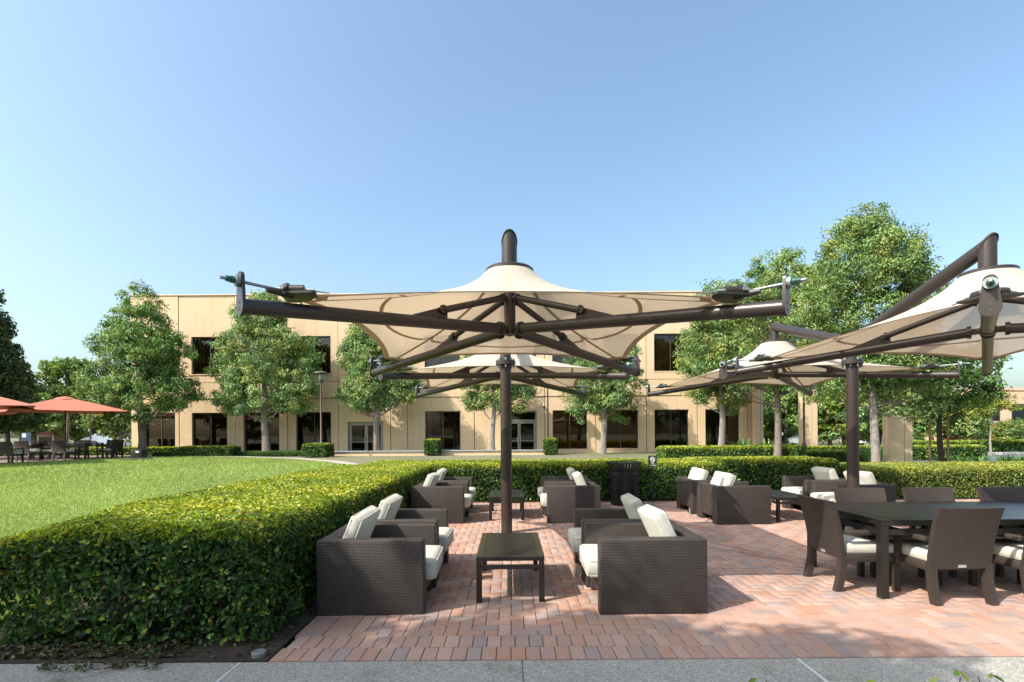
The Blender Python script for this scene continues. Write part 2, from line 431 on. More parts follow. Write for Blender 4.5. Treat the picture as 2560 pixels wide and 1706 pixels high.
# ------------------------------------------------------------------ brick patio
patio = MB(); patio.box(-1.645, 11.5, 3.385, 11.19, -.2, -.012); patio = patio.build('brick_patio', 'soil'); tag(patio, kind='structure')
PAL = [(0.401, 0.251, 0.196), (0.419, 0.265, 0.209), (0.382, 0.238, 0.187), (0.424, 0.278, 0.222), (0.373, 0.251, 0.209), (0.41, 0.247, 0.183), (0.382, 0.26, 0.218), (0.355, 0.247, 0.209), (0.415, 0.26, 0.201), (0.428, 0.287, 0.231), (0.401, 0.256, 0.201), (0.369, 0.256, 0.222), (0.328, 0.256, 0.235), (0.314, 0.238, 0.218), (0.401, 0.229, 0.166), (0.438, 0.304, 0.253)]
def paver_geo(w, d, h=.024, g=.0027, c=.0038):
    a, b2 = w/2-g, d/2-g
    top = [(-a+c, -b2+c, h/2), (a-c, -b2+c, h/2), (a-c, b2-c, h/2), (-a+c, b2-c, h/2)]
    mid = [(-a, -b2, h/2-c*.6), (a, -b2, h/2-c*.6), (a, b2, h/2-c*.6), (-a, b2, h/2-c*.6)]
    bot = [(-a, -b2, -h/2), (a, -b2, -h/2), (a, b2, -h/2), (-a, b2, -h/2)]
    fs = [[0, 1, 2, 3]]
    for i in range(4):
        j = (i+1) % 4; fs += [[4+i, 4+j, j, i], [8+i, 8+j, 4+j, 4+i]]
    return np.array(top+mid+bot), fs
bricks = []   # cx, cy, w, d
U = .1015; PX0, PX1, PY0, PY1 = -1.64, 11.5, 3.385, 11.185
rr = random.Random(5)
for r in range(2):                      # two soldier courses at the front
    n = int((PX1-PX0)/U)
    for i in range(n): bricks.append((PX0+(i+.5+r*.28)*U, PY0+(r+.5)*2*U, U, 2*U))
FY0 = PY0+4*U
for c_ in range(2):                     # two header columns at the left
    for j in range(int((PY1-FY0)/U)): bricks.append((PX0+(c_+.5)*2*U, FY0+(j+.5)*U, 2*U, U))
FX0 = PX0+4*U
nxp, nyp = int((PX1-FX0)/U), int((PY1-FY0)/U)
for i in range(-1, nxp):
    for j in range(-1, nyp):
        k = (i-j) % 4
        if k == 0:
            a0, a1 = max(i, 0), min(i+2, nxp)
            if j >= 0 and a1 > a0: bricks.append((FX0+(a0+a1)/2*U, FY0+(j+.5)*U, (a1-a0)*U, U))
        elif k == 3:
            a0, a1 = max(j, 0), min(j+2, nyp)
            if i >= 0 and a1 > a0: bricks.append((FX0+(i+.5)*U, FY0+(a0+a1)/2*U, U, (a1-a0)*U))
shared = {}
def vis_rank(q):
    x, y = q[0], q[1]
    return y if abs(x/y) < 1.03 else 99
bricks.sort(key=vis_rank)
AV = []; AF = []; AT = []
for i, (cx, cy, w_, d_) in enumerate(bricks):
    col = rr.choice(PAL); dz = rr.uniform(-.0018, .0018)-.002
    if i < 300:
        k = (round(w_/U), round(d_/U), col)
        if k not in shared:
            v, fs = paver_geo(w_, d_); me = bpy.data.meshes.new('paver'); me.from_pydata([tuple(p) for p in v], [], fs); me.update(); set_tint(me, col); me.materials.append(MT['paver']); shared[k] = me
        o = link('paver', shared[k], None, patio); o.location = (cx, cy, dz); o.rotation_euler = (rr.gauss(0, .004), rr.gauss(0, .004), rr.gauss(0, .004))
    else:
        v, fs = paver_geo(w_, d_); o0 = len(AV)*12
        AV.append(v+np.array([cx, cy, dz])); AF += [[q+o0 for q in f] for f in fs]; AT.append(np.tile(np.array([col])*rr.uniform(.92, 1.08), (12, 1)))
me = np_mesh('far_pavers', np.concatenate(AV), np.array(AF), np.concatenate(AT), 'paver')
tag(link('far_pavers', me, None, patio), kind='stuff')
m_ = MB(); m_.lathe([(.0, 0), (.045, 0), (.048, .03), (.04, .036), (.03, .036), (.028, .031), (.0, .031)], 20)
o = m_.build('drain_cap', 'grey_plastic', None, 40); o.location = (-1.74, 3.46, .01); tag(o, 'small round grey plastic cap on the soil beside the paving corner', 'drain cap')

# ------------------------------------------------------------------ shrub tips at the near edge of the path
sh = empty('shrub', (1.2, 1.75, 0), 0, 'young bright green shrub tips at the bottom edge of the picture', 'shrub')
rg = np.random.default_rng(77); rq = random.Random(77)
PP = []; NN = []
for i in range(80):
    x = rq.uniform(-.42, .62); y = rq.uniform(-.12, .12); h = rq.uniform(.5, .61) + (.04 if rq.random() < .25 else 0)
    m_ = MB(); m_.tube([(x, y, 0), (x+rq.gauss(0, .02), y, h*.6), (x+rq.gauss(0, .03), y+rq.gauss(0, .02), h)], [.005, .004, .002], 5); m_.build('stem', 'bark', sh)
    for q in range(18):
        t_ = .5+.53*q/18; a = q*2.4; PP.append((x+.022*math.cos(a), y+.022*math.sin(a), h*t_)); NN.append((math.cos(a)*.5, math.sin(a)*.5, .7))
PP = np.array(PP); cl = np.array([(.30, .38, .05), (.20, .32, .04), (.38, .42, .08), (.12, .22, .03)])[rg.integers(0, 4, len(PP))]
V, F, Tt = leaves(rg, PP, np.array(NN), .038, .02, cl, .35)
link('foliage', np_mesh('foliage', V, F, Tt, 'hedge_leaf'), None, sh)

# ------------------------------------------------------------------ office building
BY = 28.0; BZ = .38; k_ = 1.088
def bx(dpx): return (dpx*k_-1280)/1266*BY
PX_R = bx(1742); PX_L = bx(302); ROOF = 9.25
bld = empty('office_building', ((PX_L+PX_R)/2, BY, BZ), 0, 'two storey beige stucco office building with dark windows behind the trees', 'building')
OX = (PX_L+PX_R)/2
low = [(332, 403, 'w'), (441, 522, 'w'), (560, 642, 'w'), (680, 761, 'w'), (799, 881, 'd'), (977, 1058, 'w'), (1152, 1234, 'e'), (1270, 1350, 'w'), (1387, 1467, 'w'), (1504, 1583, 'w'), (1621, 1700, 'w')]
upp = [(332, 403), (441, 522), (560, 642), (680, 761), (799, 881), (977, 1058), (1152, 1234), (1270, 1350), (1387, 1467), (1504, 1583), (1621, 1700)]
LZ = (.63, 2.78); UZ = (4.9, 6.98)
ops = []
for a, b2, kd in low:
    z0, z1 = LZ
    if kd == 'd': z0, z1 = .36, 2.22
    if kd == 'e': z0, z1 = .36, 2.78
    ops.append((bx(a), bx(b2), z0, z1, kd))
for a, b2 in upp: ops.append((bx(a), bx(b2), UZ[0], UZ[1], 'u'))
joints = [PX_L, bx(412), bx(541), bx(661), bx(778), bx(898), bx(937), bx(1090), bx(1252), bx(1369), bx(1486), bx(1602), bx(1718), PX_R]
hj = [BZ-.5, 3.55, 4.46, ROOF]
body = MB(); body.box(PX_L+.03, PX_R-.03, BY+.32, BY+.5, BZ-.4, ROOF-.05)
TH = .3; GP = .017
def wall_piece(x0, x1, z0, z1, holes, proud):
    mb = MB(); xs_ = sorted({x0, x1, *[h for q in holes for h in q[:2]]}); zs_ = sorted({z0, z1, *[h for q in holes for h in q[2:4]]})
    for i in range(len(xs_)-1):
        for j in range(len(zs_)-1):
            cx, cz = (xs_[i]+xs_[i+1])/2, (zs_[j]+zs_[j+1])/2
            if any(q[0] < cx < q[1] and q[2] < cz < q[3] for q in holes): continue
            X0, X1, Z0, Z1 = xs_[i], xs_[i+1], zs_[j], zs_[j+1]; Y0 = BY-proud
            vs = [(X0, Y0, Z0), (X1, Y0, Z0), (X1, Y0, Z1), (X0, Y0, Z1)]; mb.add(vs, [[0, 1, 2, 3]])
    for q in [(x0, x1, z0, z1)]+list(holes):
        X0, X1, Z0, Z1 = q[:4]; Y0 = BY-proud; Y1 = BY+TH
        vs = [(X0, Y0, Z0), (X1, Y0, Z0), (X1, Y0, Z1), (X0, Y0, Z1), (X0, Y1, Z0), (X1, Y1, Z0), (X1, Y1, Z1), (X0, Y1, Z1)]
        mb.add(vs, [[0, 4, 5, 1], [1, 5, 6, 2], [2, 6, 7, 3], [3, 7, 4, 0]])
    mb.v = [(x-OX, y-BY, z-BZ) for x, y, z in mb.v]
    return mb
for i in range(len(joints)-1):
    for j in range(len(hj)-1):
        x0, x1 = joints[i]+GP, joints[i+1]-GP; z0, z1 = hj[j]+GP, hj[j+1]-GP
        hs = [q for q in ops if q[0] > x0-.2 and q[1] < x1+.2 and q[2] >= z0-.3 and q[3] <= z1]
        hs = [(max(q[0], x0+.05), min(q[1], x1-.05), q[2], q[3]) for q in hs]
        wall_piece(x0, x1, z0, z1, hs, .05 if (j == 1) else .0 if i % 2 else .02).build('wall_panel', 'stucco', bld)
# dark backing of joints, side walls and roof
def shell():
    mb = MB(); x0, x1 = PX_L+.02-OX, PX_R-.02-OX
    for a, b2 in zip(joints[1:-1], joints[1:-1]): mb.box(a-.03-OX, a+.03-OX, .06, .2, -.4, ROOF-BZ-.05)
    for z in hj[1:-1]: mb.box(x0, x1, .061, .19, z-.03-BZ, z+.03-BZ)
    return mb
shell().build('joint_backing', 'joint_dark', bld)
mb = MB(); x0, x1 = PX_L-OX, PX_R-OX
mb.box(x0, x0+.3, TH+.001, 24, -.5, ROOF-BZ); mb.box(x1-.3, x1, TH+.001, 24, -.5, ROOF-BZ); mb.box(x0+.301, x1-.301, 23.7, 24, -.5, ROOF-BZ)
mb.build('side_wall', 'stucco', bld)
mb = MB(); mb.box(x0+.301, x1-.301, .301, 23.69, ROOF-BZ-.5, ROOF-BZ-.3); mb.build('roof', 'joint_dark', bld)
mb = MB(); mb.box(x0-.02, x1+.02, -.06, TH+.1, ROOF-BZ, ROOF-BZ+.06, .01, 1); mb.build('parapet_cap', 'stucco', bld)
mb = MB(); mb.box(x0+.31, x1-.31, 1.5, 1.6, -.3, ROOF-BZ-.55); mb.box(x0+.31, x1-.31, TH+.01, 1.49, 3.5, 3.7); mb.box(x0+.31, x1-.31, TH+.01, 1.49, -.32, -.2)
mb.build('dark_interior', 'room_reflection', bld)
blind_spec = {('u', 9): (0.12, .62, 9), ('w', 1): (.05, .4, 5), ('w', 8): (.1, .98, 17), ('w', 7): (.05, .95, 16), ('u', 1): (.1, .95, 9), ('u', 3): (.05, .95, 9), ('w', 0): (.3, .95, 8), ('w', 10): (.75, .97, 5), ('u', 5): (.1, .9, 12), ('w', 5): (.02, .15, 3)}
cnt = {}
for qi, (X0, X1, Z0, Z1, kd) in enumerate(ops):
    kk = 'u' if kd == 'u' else 'w'; idx = qi if kk == 'w' else qi-len(low)
    x0, x1, z0, z1 = X0-OX, X1-OX, Z0-BZ, Z1-BZ; fy = .12
    if kd in 'uw':
        f = MB(); fw = .055
        f.box(x0+.002, x0+fw, fy, fy+.1, z0+.002, z1-.002); f.box(x1-fw, x1-.002, fy, fy+.1, z0+.002, z1-.002)
        f.box(x0+fw+.001, x1-fw-.001, fy+.002, fy+.1, z0+.002, z0+fw); f.box(x0+fw+.001, x1-fw-.001, fy+.002, fy+.1, z1-fw, z1-.002)
        xm = (x0+x1)/2; f.box(xm-.02, xm+.02, fy+.02, fy+.09, z0+fw+.001, z1-fw-.001)
        wf = f.build('window', 'frame_bronze', bld)
        for a, b2 in ((x0+fw, xm-.02), (xm+.02, x1-fw)):
            p = MB(); p.box(a+.001, b2-.001, fy+.05, fy+.06, z0+fw+.001, z1-fw-.001); p.build('pane', 'glass', wf)
        sp_ = blind_spec.get((kk, idx))
        if sp_:
            for s_ in range(sp_[2]):
                xx = x0+(x1-x0)*(sp_[0]+(sp_[1]-sp_[0])*(s_+.5)/sp_[2])
                p = MB(); p.box(xx-.03, xx+.03, fy+.22, fy+.25, z0+.05, z1-.08); p.build('blind_slat', 'wood_slat', wf)
        s_ = MB(); s_.box(x0-.03, x1+.03, -.035, .1, z0-.05, z0-.003, .008, 1); s_.build('sill', 'frame_bronze' if kd == 'x' else 'stucco', wf)
    else:
        ztop = z1 if kd == 'd' else z0+1.86
        f = MB(); fw = .09
        f.box(x0+.002, x0+fw, fy, fy+.12, z0, z1-.002); f.box(x1-fw, x1-.002, fy, fy+.12, z0, z1-.002); f.box(x0+fw+.001, x1-fw-.001, fy+.002, fy+.12, z1-fw, z1-.003)
        if kd == 'e': f.box(x0+fw+.001, x1-fw-.001, fy+.003, fy+.12, ztop-.04, ztop+.06)
        dr = f.build('door_frame', 'frame_alu', bld)
        if kd == 'e':
            p = MB(); p.box(x0+fw, x1-fw, fy+.05, fy+.06, ztop+.06, z1-fw); p.build('pane', 'glass', dr)
        xm = (x0+x1)/2; zt = ztop-.05 if kd == 'e' else z1-fw-.003
        for a, b2, hs_ in ((x0+fw+.004, xm-.004, 1), (xm+.004, x1-fw-.004, -1)):
            g_ = MB(); st_ = .085
            g_.box(a, a+st_, fy+.02, fy+.07, z0+.01, zt); g_.box(b2-st_, b2, fy+.02, fy+.07, z0+.01, zt)
            g_.box(a+st_+.001, b2-st_-.001, fy+.021, fy+.07, z0+.01, z0+.14); g_.box(a+st_+.001, b2-st_-.001, fy+.021, fy+.07, zt-.1, zt)
            g_.box(a+st_+.001, b2-st_-.001, fy+.025, fy+.065, z0+.72, z0+.76)
            dl = g_.build('door', 'frame_alu', bld)
            p = MB(); p.box(a+st_, b2-st_, fy+.04, fy+.05, z0+.13, zt-.09); p.build('pane', 'glass', dl)
            hx = b2-.04 if hs_ == 1 else a+.04; ho = -.03*hs_
            p = MB(); p.tube([(hx, fy+.02, z0+.66), (hx+ho, fy-.06, z0+.64), (hx+ho*2.2, fy-.06, z0+.75), (hx+ho*2.2, fy-.06, z0+.85), (hx+ho, fy-.06, z0+.94), (hx, fy+.02, z0+.92)], .013, 8); p.build('handle', 'chrome', dl, 50)
# low kerb with blue-grey rail in front of the doors
mb = MB(); mb.box(bx(776), bx(1268), BY-2.2, BY-2.0, .0, .62, .01, 1)
cw = mb.build('low_wall', 'stucco'); tag(cw, 'low beige wall with a blue grey cap below the glass doors', 'wall')
mb = MB(); mb.box(bx(772), bx(1272), BY-2.26, BY-1.94, .622, .68, .01, 1); mb.build('cap_rail', 'rail_blue', cw)
# small wall camera
sc_ = empty('security_camera', (bx(1249), BY-.06, 3.0), 0, 'small white security camera on the beige wall beside the lamp post', 'camera')
mb = MB(); mb.box(-.04, .04, -.02, .06, .0, .12, .01, 1); mb.build('mount', 'sign_white', sc_)
mb = MB(); mb.tube([(0, -.02, .02), (0, -.22, -.06)], .05, 12); mb.build('housing', 'grey_plastic', sc_, 40)

# tall free-standing pillars to the right
def pillar(x, y, wd, h, label):
    o = empty('pillar', (x, y, zgs(x, y)), 0, label, 'pillar', 'beige stucco pillars')
    for a, b2 in ((-wd/2, wd*.17), (wd*.17+.02, wd/2)):
        p = MB(); p.box(a, b2, -.17, .17, -.3, h, .015, 1); p.build('shaft', 'stucco', o)
    p = MB(); p.box(-wd/2+.03, wd/2-.03, -.14, .14, -.3, h-.05); p.build('core', 'joint_dark', o)
    return o
pillar(13.4, 27.6, .45, 4.2, 'slim beige pillar just past the right end of the office building')
pillar(15.9, 27.2, .85, 4.6, 'beige pillar behind the lamp post at the right')
pillar(15.75, 20.7, .98, 4.6, 'widest beige pillar standing behind the right hand hedge')

# pink building far right
pb = empty('terracotta_building', (62, 60, 0), 0, 'flat roofed pink terracotta building beyond the road at right', 'building')
mb = MB(); mb.box(-14, 20, 0, 14, -.5, 6.2); mb.build('wall', 'stucco_pink', pb)
mb = MB(); mb.box(-14.1, 20.1, -.1, 14.1, 6.2, 6.5); mb.build('parapet', 'stucco_pink', pb)
for i, xx in enumerate((-9.5, -5.5, -1.5, 2.5, 6.5)):
    f = MB(); f.box(xx-1.3, xx+1.3, -.03, .05, 2.6, 4.6); fo = f.build('window', 'frame_bronze', pb)
    p = MB(); p.box(xx-1.2, xx+1.2, -.05, -.035, 2.7, 4.5); p.build('pane', 'car_glass', fo)
mb = MB(); mb.box(-11, -5.6, -1.6, -.1, -.4, 2.3); ro = mb.build('entrance', 'stucco_red', pb)
mb = MB(); mb.box(-9.2, -7.2, -1.65, -1.61, -.4, 1.7); mb.build('door', 'frame_bronze', ro)

# ------------------------------------------------------------------ hedges
def hedge(label, x0, x1, y0, y1, z0, z1, dens, L, W, seed, faces='tfblr', bulge=.05, top=None, side=None, rag=0., zfun=None, name='hedge', deep=.12, rd=.16, slump=None):
    rg = np.random.default_rng(seed)
    o = empty(name, ((x0+x1)/2, (y0+y1)/2, 0), 0, label, 'hedge', 'clipped hedges')
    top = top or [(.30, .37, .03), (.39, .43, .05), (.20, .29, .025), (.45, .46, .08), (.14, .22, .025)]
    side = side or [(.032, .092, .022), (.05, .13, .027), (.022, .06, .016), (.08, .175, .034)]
    P = []; Nn = []; isT = []
    def face(n, org, a, b2, nrm, tp):
        q = rg.random((n, 2)); p = np.array(org)+q[:, :1]*np.array(a)+q[:, 1:]*np.array(b2)
        P.append(p); Nn.append(np.tile(np.array([nrm], float), (n, 1))); isT.append(np.full(n, tp))
    dx, dy, dz = x1-x0, y1-y0, z1-z0
    if 't' in faces: face(int(dens*dx*dy), (x0, y0, z1), (dx, 0, 0), (0, dy, 0), (0, 0, 1), 1)
    if 'f' in faces: face(int(dens*dx*dz*1.15), (x0, y0, z0), (dx, 0, 0), (0, 0, dz), (0, -1, .15), 0)
    if 'b' in faces: face(int(dens*dx*dz*.4), (x0, y1, z0), (dx, 0, 0), (0, 0, dz), (0, 1, .15), 0)
    if 'l' in faces: face(int(dens*dy*dz), (x0, y0, z0), (0, dy, 0), (0, 0, dz), (-1, 0, .15), 0)
    if 'r' in faces: face(int(dens*dy*dz), (x1, y0, z0), (0, dy, 0), (0, 0, dz), (1, 0, .15), 0)
    P = np.concatenate(P); Nn = np.concatenate(Nn); isT = np.concatenate(isT)
    nz = (np.sin(P[:, 0]*1.9+P[:, 2]*3+seed)+np.sin(P[:, 1]*1.6+P[:, 2]*4+seed*2)+np.sin(P[:, 0]*4.3+P[:, 1]*3.6+P[:, 2]*6)+.7*np.sin(P[:, 0]*11+P[:, 1]*9+P[:, 2]*13))/3.4
    sprig = (rg.random(len(P)) < .05)[:, None]*rg.uniform(.02, .07, (len(P), 1))
    P = P+Nn*(nz[:, None]*bulge-rg.exponential(deep*.45, (len(P), 1))+deep*.12+sprig)
    # round the corners: pull in near two-face edges
    cen = np.array([(x0+x1)/2, (y0+y1)/2, z0]); hal = np.array([dx/2, dy/2, dz])
    q = (P-cen)/hal; r_ = rd/np.maximum(hal, .2)
    ex = np.clip(np.abs(q)-(1-r_), 0, None)*hal/rd; ex[:, 2] *= (q[:, 2] > 0)
    ln = np.linalg.norm(ex, axis=1); kk = np.where(ln > 1, (ln-1)*rd, 0)
    P -= np.sign(q)*ex/np.maximum(ln, 1e-6)[:, None]*kk[:, None]
    if slump is not None: P[:, 2] = z0+(P[:, 2]-z0)*slump(P[:, 0], P[:, 1])
    if rag:   # leggy bottom with gaps
        hgt = (P[:, 2]-z0)/dz; gap = .5+.5*np.sin(P[:, 0]*9+np.sin(P[:, 2]*15)*1.5+P[:, 1]*7)
        keep = (hgt > rag) | (rg.random(len(P)) < np.clip(.25+gap*.6, 0, 1)*(.35+hgt/rag*.65)); P, Nn, isT = P[keep], Nn[keep], isT[keep]
    hz = np.clip((P[:, 2]-z0)/dz, 0, 1)
    ct = np.array(top)[rg.integers(0, len(top), len(P))]; cs = np.array(side)[rg.integers(0, len(side), len(P))]
    young = ((isT == 1) & (rg.random(len(P)) < .9)) | ((hz > .88) & (rg.random(len(P)) < .45)) | (rg.random(len(P)) < .08)  # new growth, plus random bright leaves that paint in light shining through
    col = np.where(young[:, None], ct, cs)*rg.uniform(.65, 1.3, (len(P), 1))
    pn = np.sin(P[:, 0]*2.2+P[:, 1]*1.3+seed)*np.sin(P[:, 1]*2.6-P[:, 0]*.9+P[:, 2]*3)+.6*np.sin(P[:, 0]*7+P[:, 2]*6)*np.sin(P[:, 1]*6.3)
    col *= (1+.17*pn)[:, None]; col[:, 0] *= 1+.1*pn
    brown = rg.random(len(P)) < .014+.02*(pn > .9); col[brown] = (.20, .11, .04)
    if zfun is not None: P[:, 2] += zfun(P[:, 0], P[:, 1])
    V, F, T = leaves(rg, P-np.array(o.location), Nn, L*rg.choice([.6, .8, 1, 1.25], (len(P), 1), p=[.25, .3, .3, .15]), W, col, .75)
    me = np_mesh('foliage', V, F, T, 'hedge_leaf'); fo = link('foliage', me, None, o)
    zz_ = zgs((x0+x1)/2, (y0+y1)/2) if zfun is not None else 0
    c = MB(); ins = deep*1.15+.03; c.box(x0+ins, x1-ins, y0+ins, y1-ins, max(z0, 0)-.02+zz_, z1-ins+zz_)
    if rag: c = MB(); c.box(x0+.5, x1-ins, y0+ins*2.2, y1-ins, z0+dz*rag*.9, z1-ins-.12)
    c.v = [(a-o.location.x, b2-o.location.y, d) for a, b2, d in c.v]
    c.build('blocking_core', 'hedge_core', o)  # solid dark box added inside the leaves to block light
    return o, rg
HL = 'long wide clipped hedge between the lawn and the left armchairs'
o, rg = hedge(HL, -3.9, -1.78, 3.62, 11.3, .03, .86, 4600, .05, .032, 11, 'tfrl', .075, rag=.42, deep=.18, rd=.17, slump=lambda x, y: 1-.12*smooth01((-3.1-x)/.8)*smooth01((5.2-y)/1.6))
# outer side of the long hedge (lawn side) and stems under the leggy front
rq = random.Random(8)
for i in range(46):
    x = rq.uniform(-3.45, -1.9); y = rq.uniform(3.75, 4.2) if i < 26 else rq.uniform(4.2, 9)
    if i >= 26: x = rq.uniform(-2.15, -1.9)
    p0 = Vector((x, y, 0)); p1 = p0+Vector((rq.uniform(-.12, .12), rq.uniform(-.1, .05), .25)); p2 = p1+Vector((rq.uniform(-.2, .2), rq.uniform(-.12, .1), .3))
    br = MB(); br.tube([p-o.location for p in (p0, p1, p2)], [.011, .008, .004], 5); br.build('stem', 'bark', o)
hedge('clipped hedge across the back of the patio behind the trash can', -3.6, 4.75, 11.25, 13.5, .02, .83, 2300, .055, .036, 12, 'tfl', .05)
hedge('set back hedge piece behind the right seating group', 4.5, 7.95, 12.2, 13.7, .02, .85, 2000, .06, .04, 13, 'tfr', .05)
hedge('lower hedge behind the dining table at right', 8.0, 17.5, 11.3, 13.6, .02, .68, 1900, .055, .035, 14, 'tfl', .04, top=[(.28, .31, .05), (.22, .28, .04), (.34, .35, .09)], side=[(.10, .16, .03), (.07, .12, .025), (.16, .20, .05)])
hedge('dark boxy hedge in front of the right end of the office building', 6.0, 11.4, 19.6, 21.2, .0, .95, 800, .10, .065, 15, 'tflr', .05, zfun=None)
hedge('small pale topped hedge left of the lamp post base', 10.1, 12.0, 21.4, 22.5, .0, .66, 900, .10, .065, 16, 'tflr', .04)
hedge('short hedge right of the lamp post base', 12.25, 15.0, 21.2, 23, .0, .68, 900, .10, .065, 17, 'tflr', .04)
hedge('hedge beyond the road at far right', 25.5, 48, 31.5, 33, .0, .85, 420, .14, .09, 18, 'tfl', .06)
hedge('dark hedge strip behind the two trees near the pillars', 12.5, 24, 25.5, 26.5, .0, .75, 500, .12, .08, 19, 'tfl', .06)
hedge('small cube shaped bush under the left door window', bx(978)*.92, bx(1013)*.92, 25.2, 26.1, .0, .78, 1500, .08, .055, 20, 'tflr', .03, zfun=zg)
hedge('small cube shaped bush at the foot of the wall lamp post', bx(1249)*.92, bx(1279)*.92, 25.2, 26.0, .0, .78, 1500, .08, .055, 21, 'tflr', .03, zfun=zg)
hedge('rounded dark bush at the foot of the left lamp post', bx(698)*.88, bx(757)*.88, 24.3, 25.4, .0, .62, 1300, .09, .06, 22, 'tflr', .08, zfun=zg)
hedge('low sloping dark hedge under the left windows', bx(419)*.92, bx(540)*.92, 25.4, 26.4, .0, .5, 900, .09, .06, 23, 'tflr', .06, zfun=zg)
hedge('low ground cover strip along the foot of the office wall', bx(345)*.92, bx(700)*.92, 25.8, 26.8, -.02, .2, 900, .1, .05, 24, 'tf', .06, top=[(.10, .20, .04), (.07, .16, .03), (.14, .24, .05)], zfun=zg, name='ground_cover')
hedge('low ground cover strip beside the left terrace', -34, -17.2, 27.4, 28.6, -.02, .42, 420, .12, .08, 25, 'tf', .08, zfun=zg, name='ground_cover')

# strap-leaved clumps
def strap_clump(x, y, h, n, label, seed):
    rg = np.random.default_rng(seed); o = empty('strap_leaf_plant', (x, y, zgs(x, y)), 0, label, 'plant', 'strap leaved plants')
    th = rg.uniform(0, 2*np.pi, n); ln = h*rg.uniform(.6, 1.15, n); out = ln*rg.uniform(.15, .7, n); r0 = rg.uniform(0, .22, n)
    d = np.stack([np.cos(th), np.sin(th)], 1); sd = np.stack([-np.sin(th), np.cos(th)], 1)*.018
    rows = []
    for t_, wz in ((0, 1), (.5, 1.1), (.85, .8), (1, .15)):
        c = np.concatenate([d*(r0+out*t_**1.6)[:, None], (ln*(t_-.28*t_**3))[:, None]], 1)
        s3 = np.concatenate([sd*wz, np.zeros((n, 1))], 1); rows += [c-s3, c+s3]
    V = np.stack(rows, 1).reshape(-1, 3); b = np.arange(n)[:, None]*8
    F = np.concatenate([b+np.array([[0, 1, 3, 2]]), b+np.array([[2, 3, 5, 4]]), b+np.array([[4, 5, 7, 6]])], 0)
    col = np.array([[.07, .16, .03]])*rg.uniform(.7, 1.8, (n, 1))
    link('strap_leaves', np_mesh('strap_leaves', V, F, np.repeat(col, 8, 0), 'leaf'), None, o)
for i, (x, y, h) in enumerate([(14.4, 20.2, .95), (17.4, 20.5, .7), (18.3, 20.6, .62), (19.2, 20.8, .6), (20.1, 20.6, .66), (21.0, 20.9, .6), (10.9, 24, 1.0), (12.2, 24.4, 1.0), (13.1, 24.1, 1.05), (16.6, 24.6, 1.0), (17.6, 24.4, 1.0), (18.6, 24.8, .9)]):
    names = ['tall yellow green strap leaf clump left of the widest pillar', 'strap leaf clump just right of the widest pillar']
    lb = (names+['strap leaf clump at the foot of the left tree stake', 'strap leaf clump at the foot of the young dark tree', 'strap leaf clump right of the right tree stake', 'strap leaf clump farthest right along the road edge', 'strap leaf clump left of the forked grey trunk', 'strap leaf clump right of the forked grey trunk', 'strap leaf clump left of the pale brown lamp post', 'strap leaf clump right of the beige pillar behind the lamp post', 'strap leaf clump left of the right canopy post', 'strap leaf clump behind the right canopy post'])[i]
    strap_clump(x, y, h, 70, lb, 40+i)

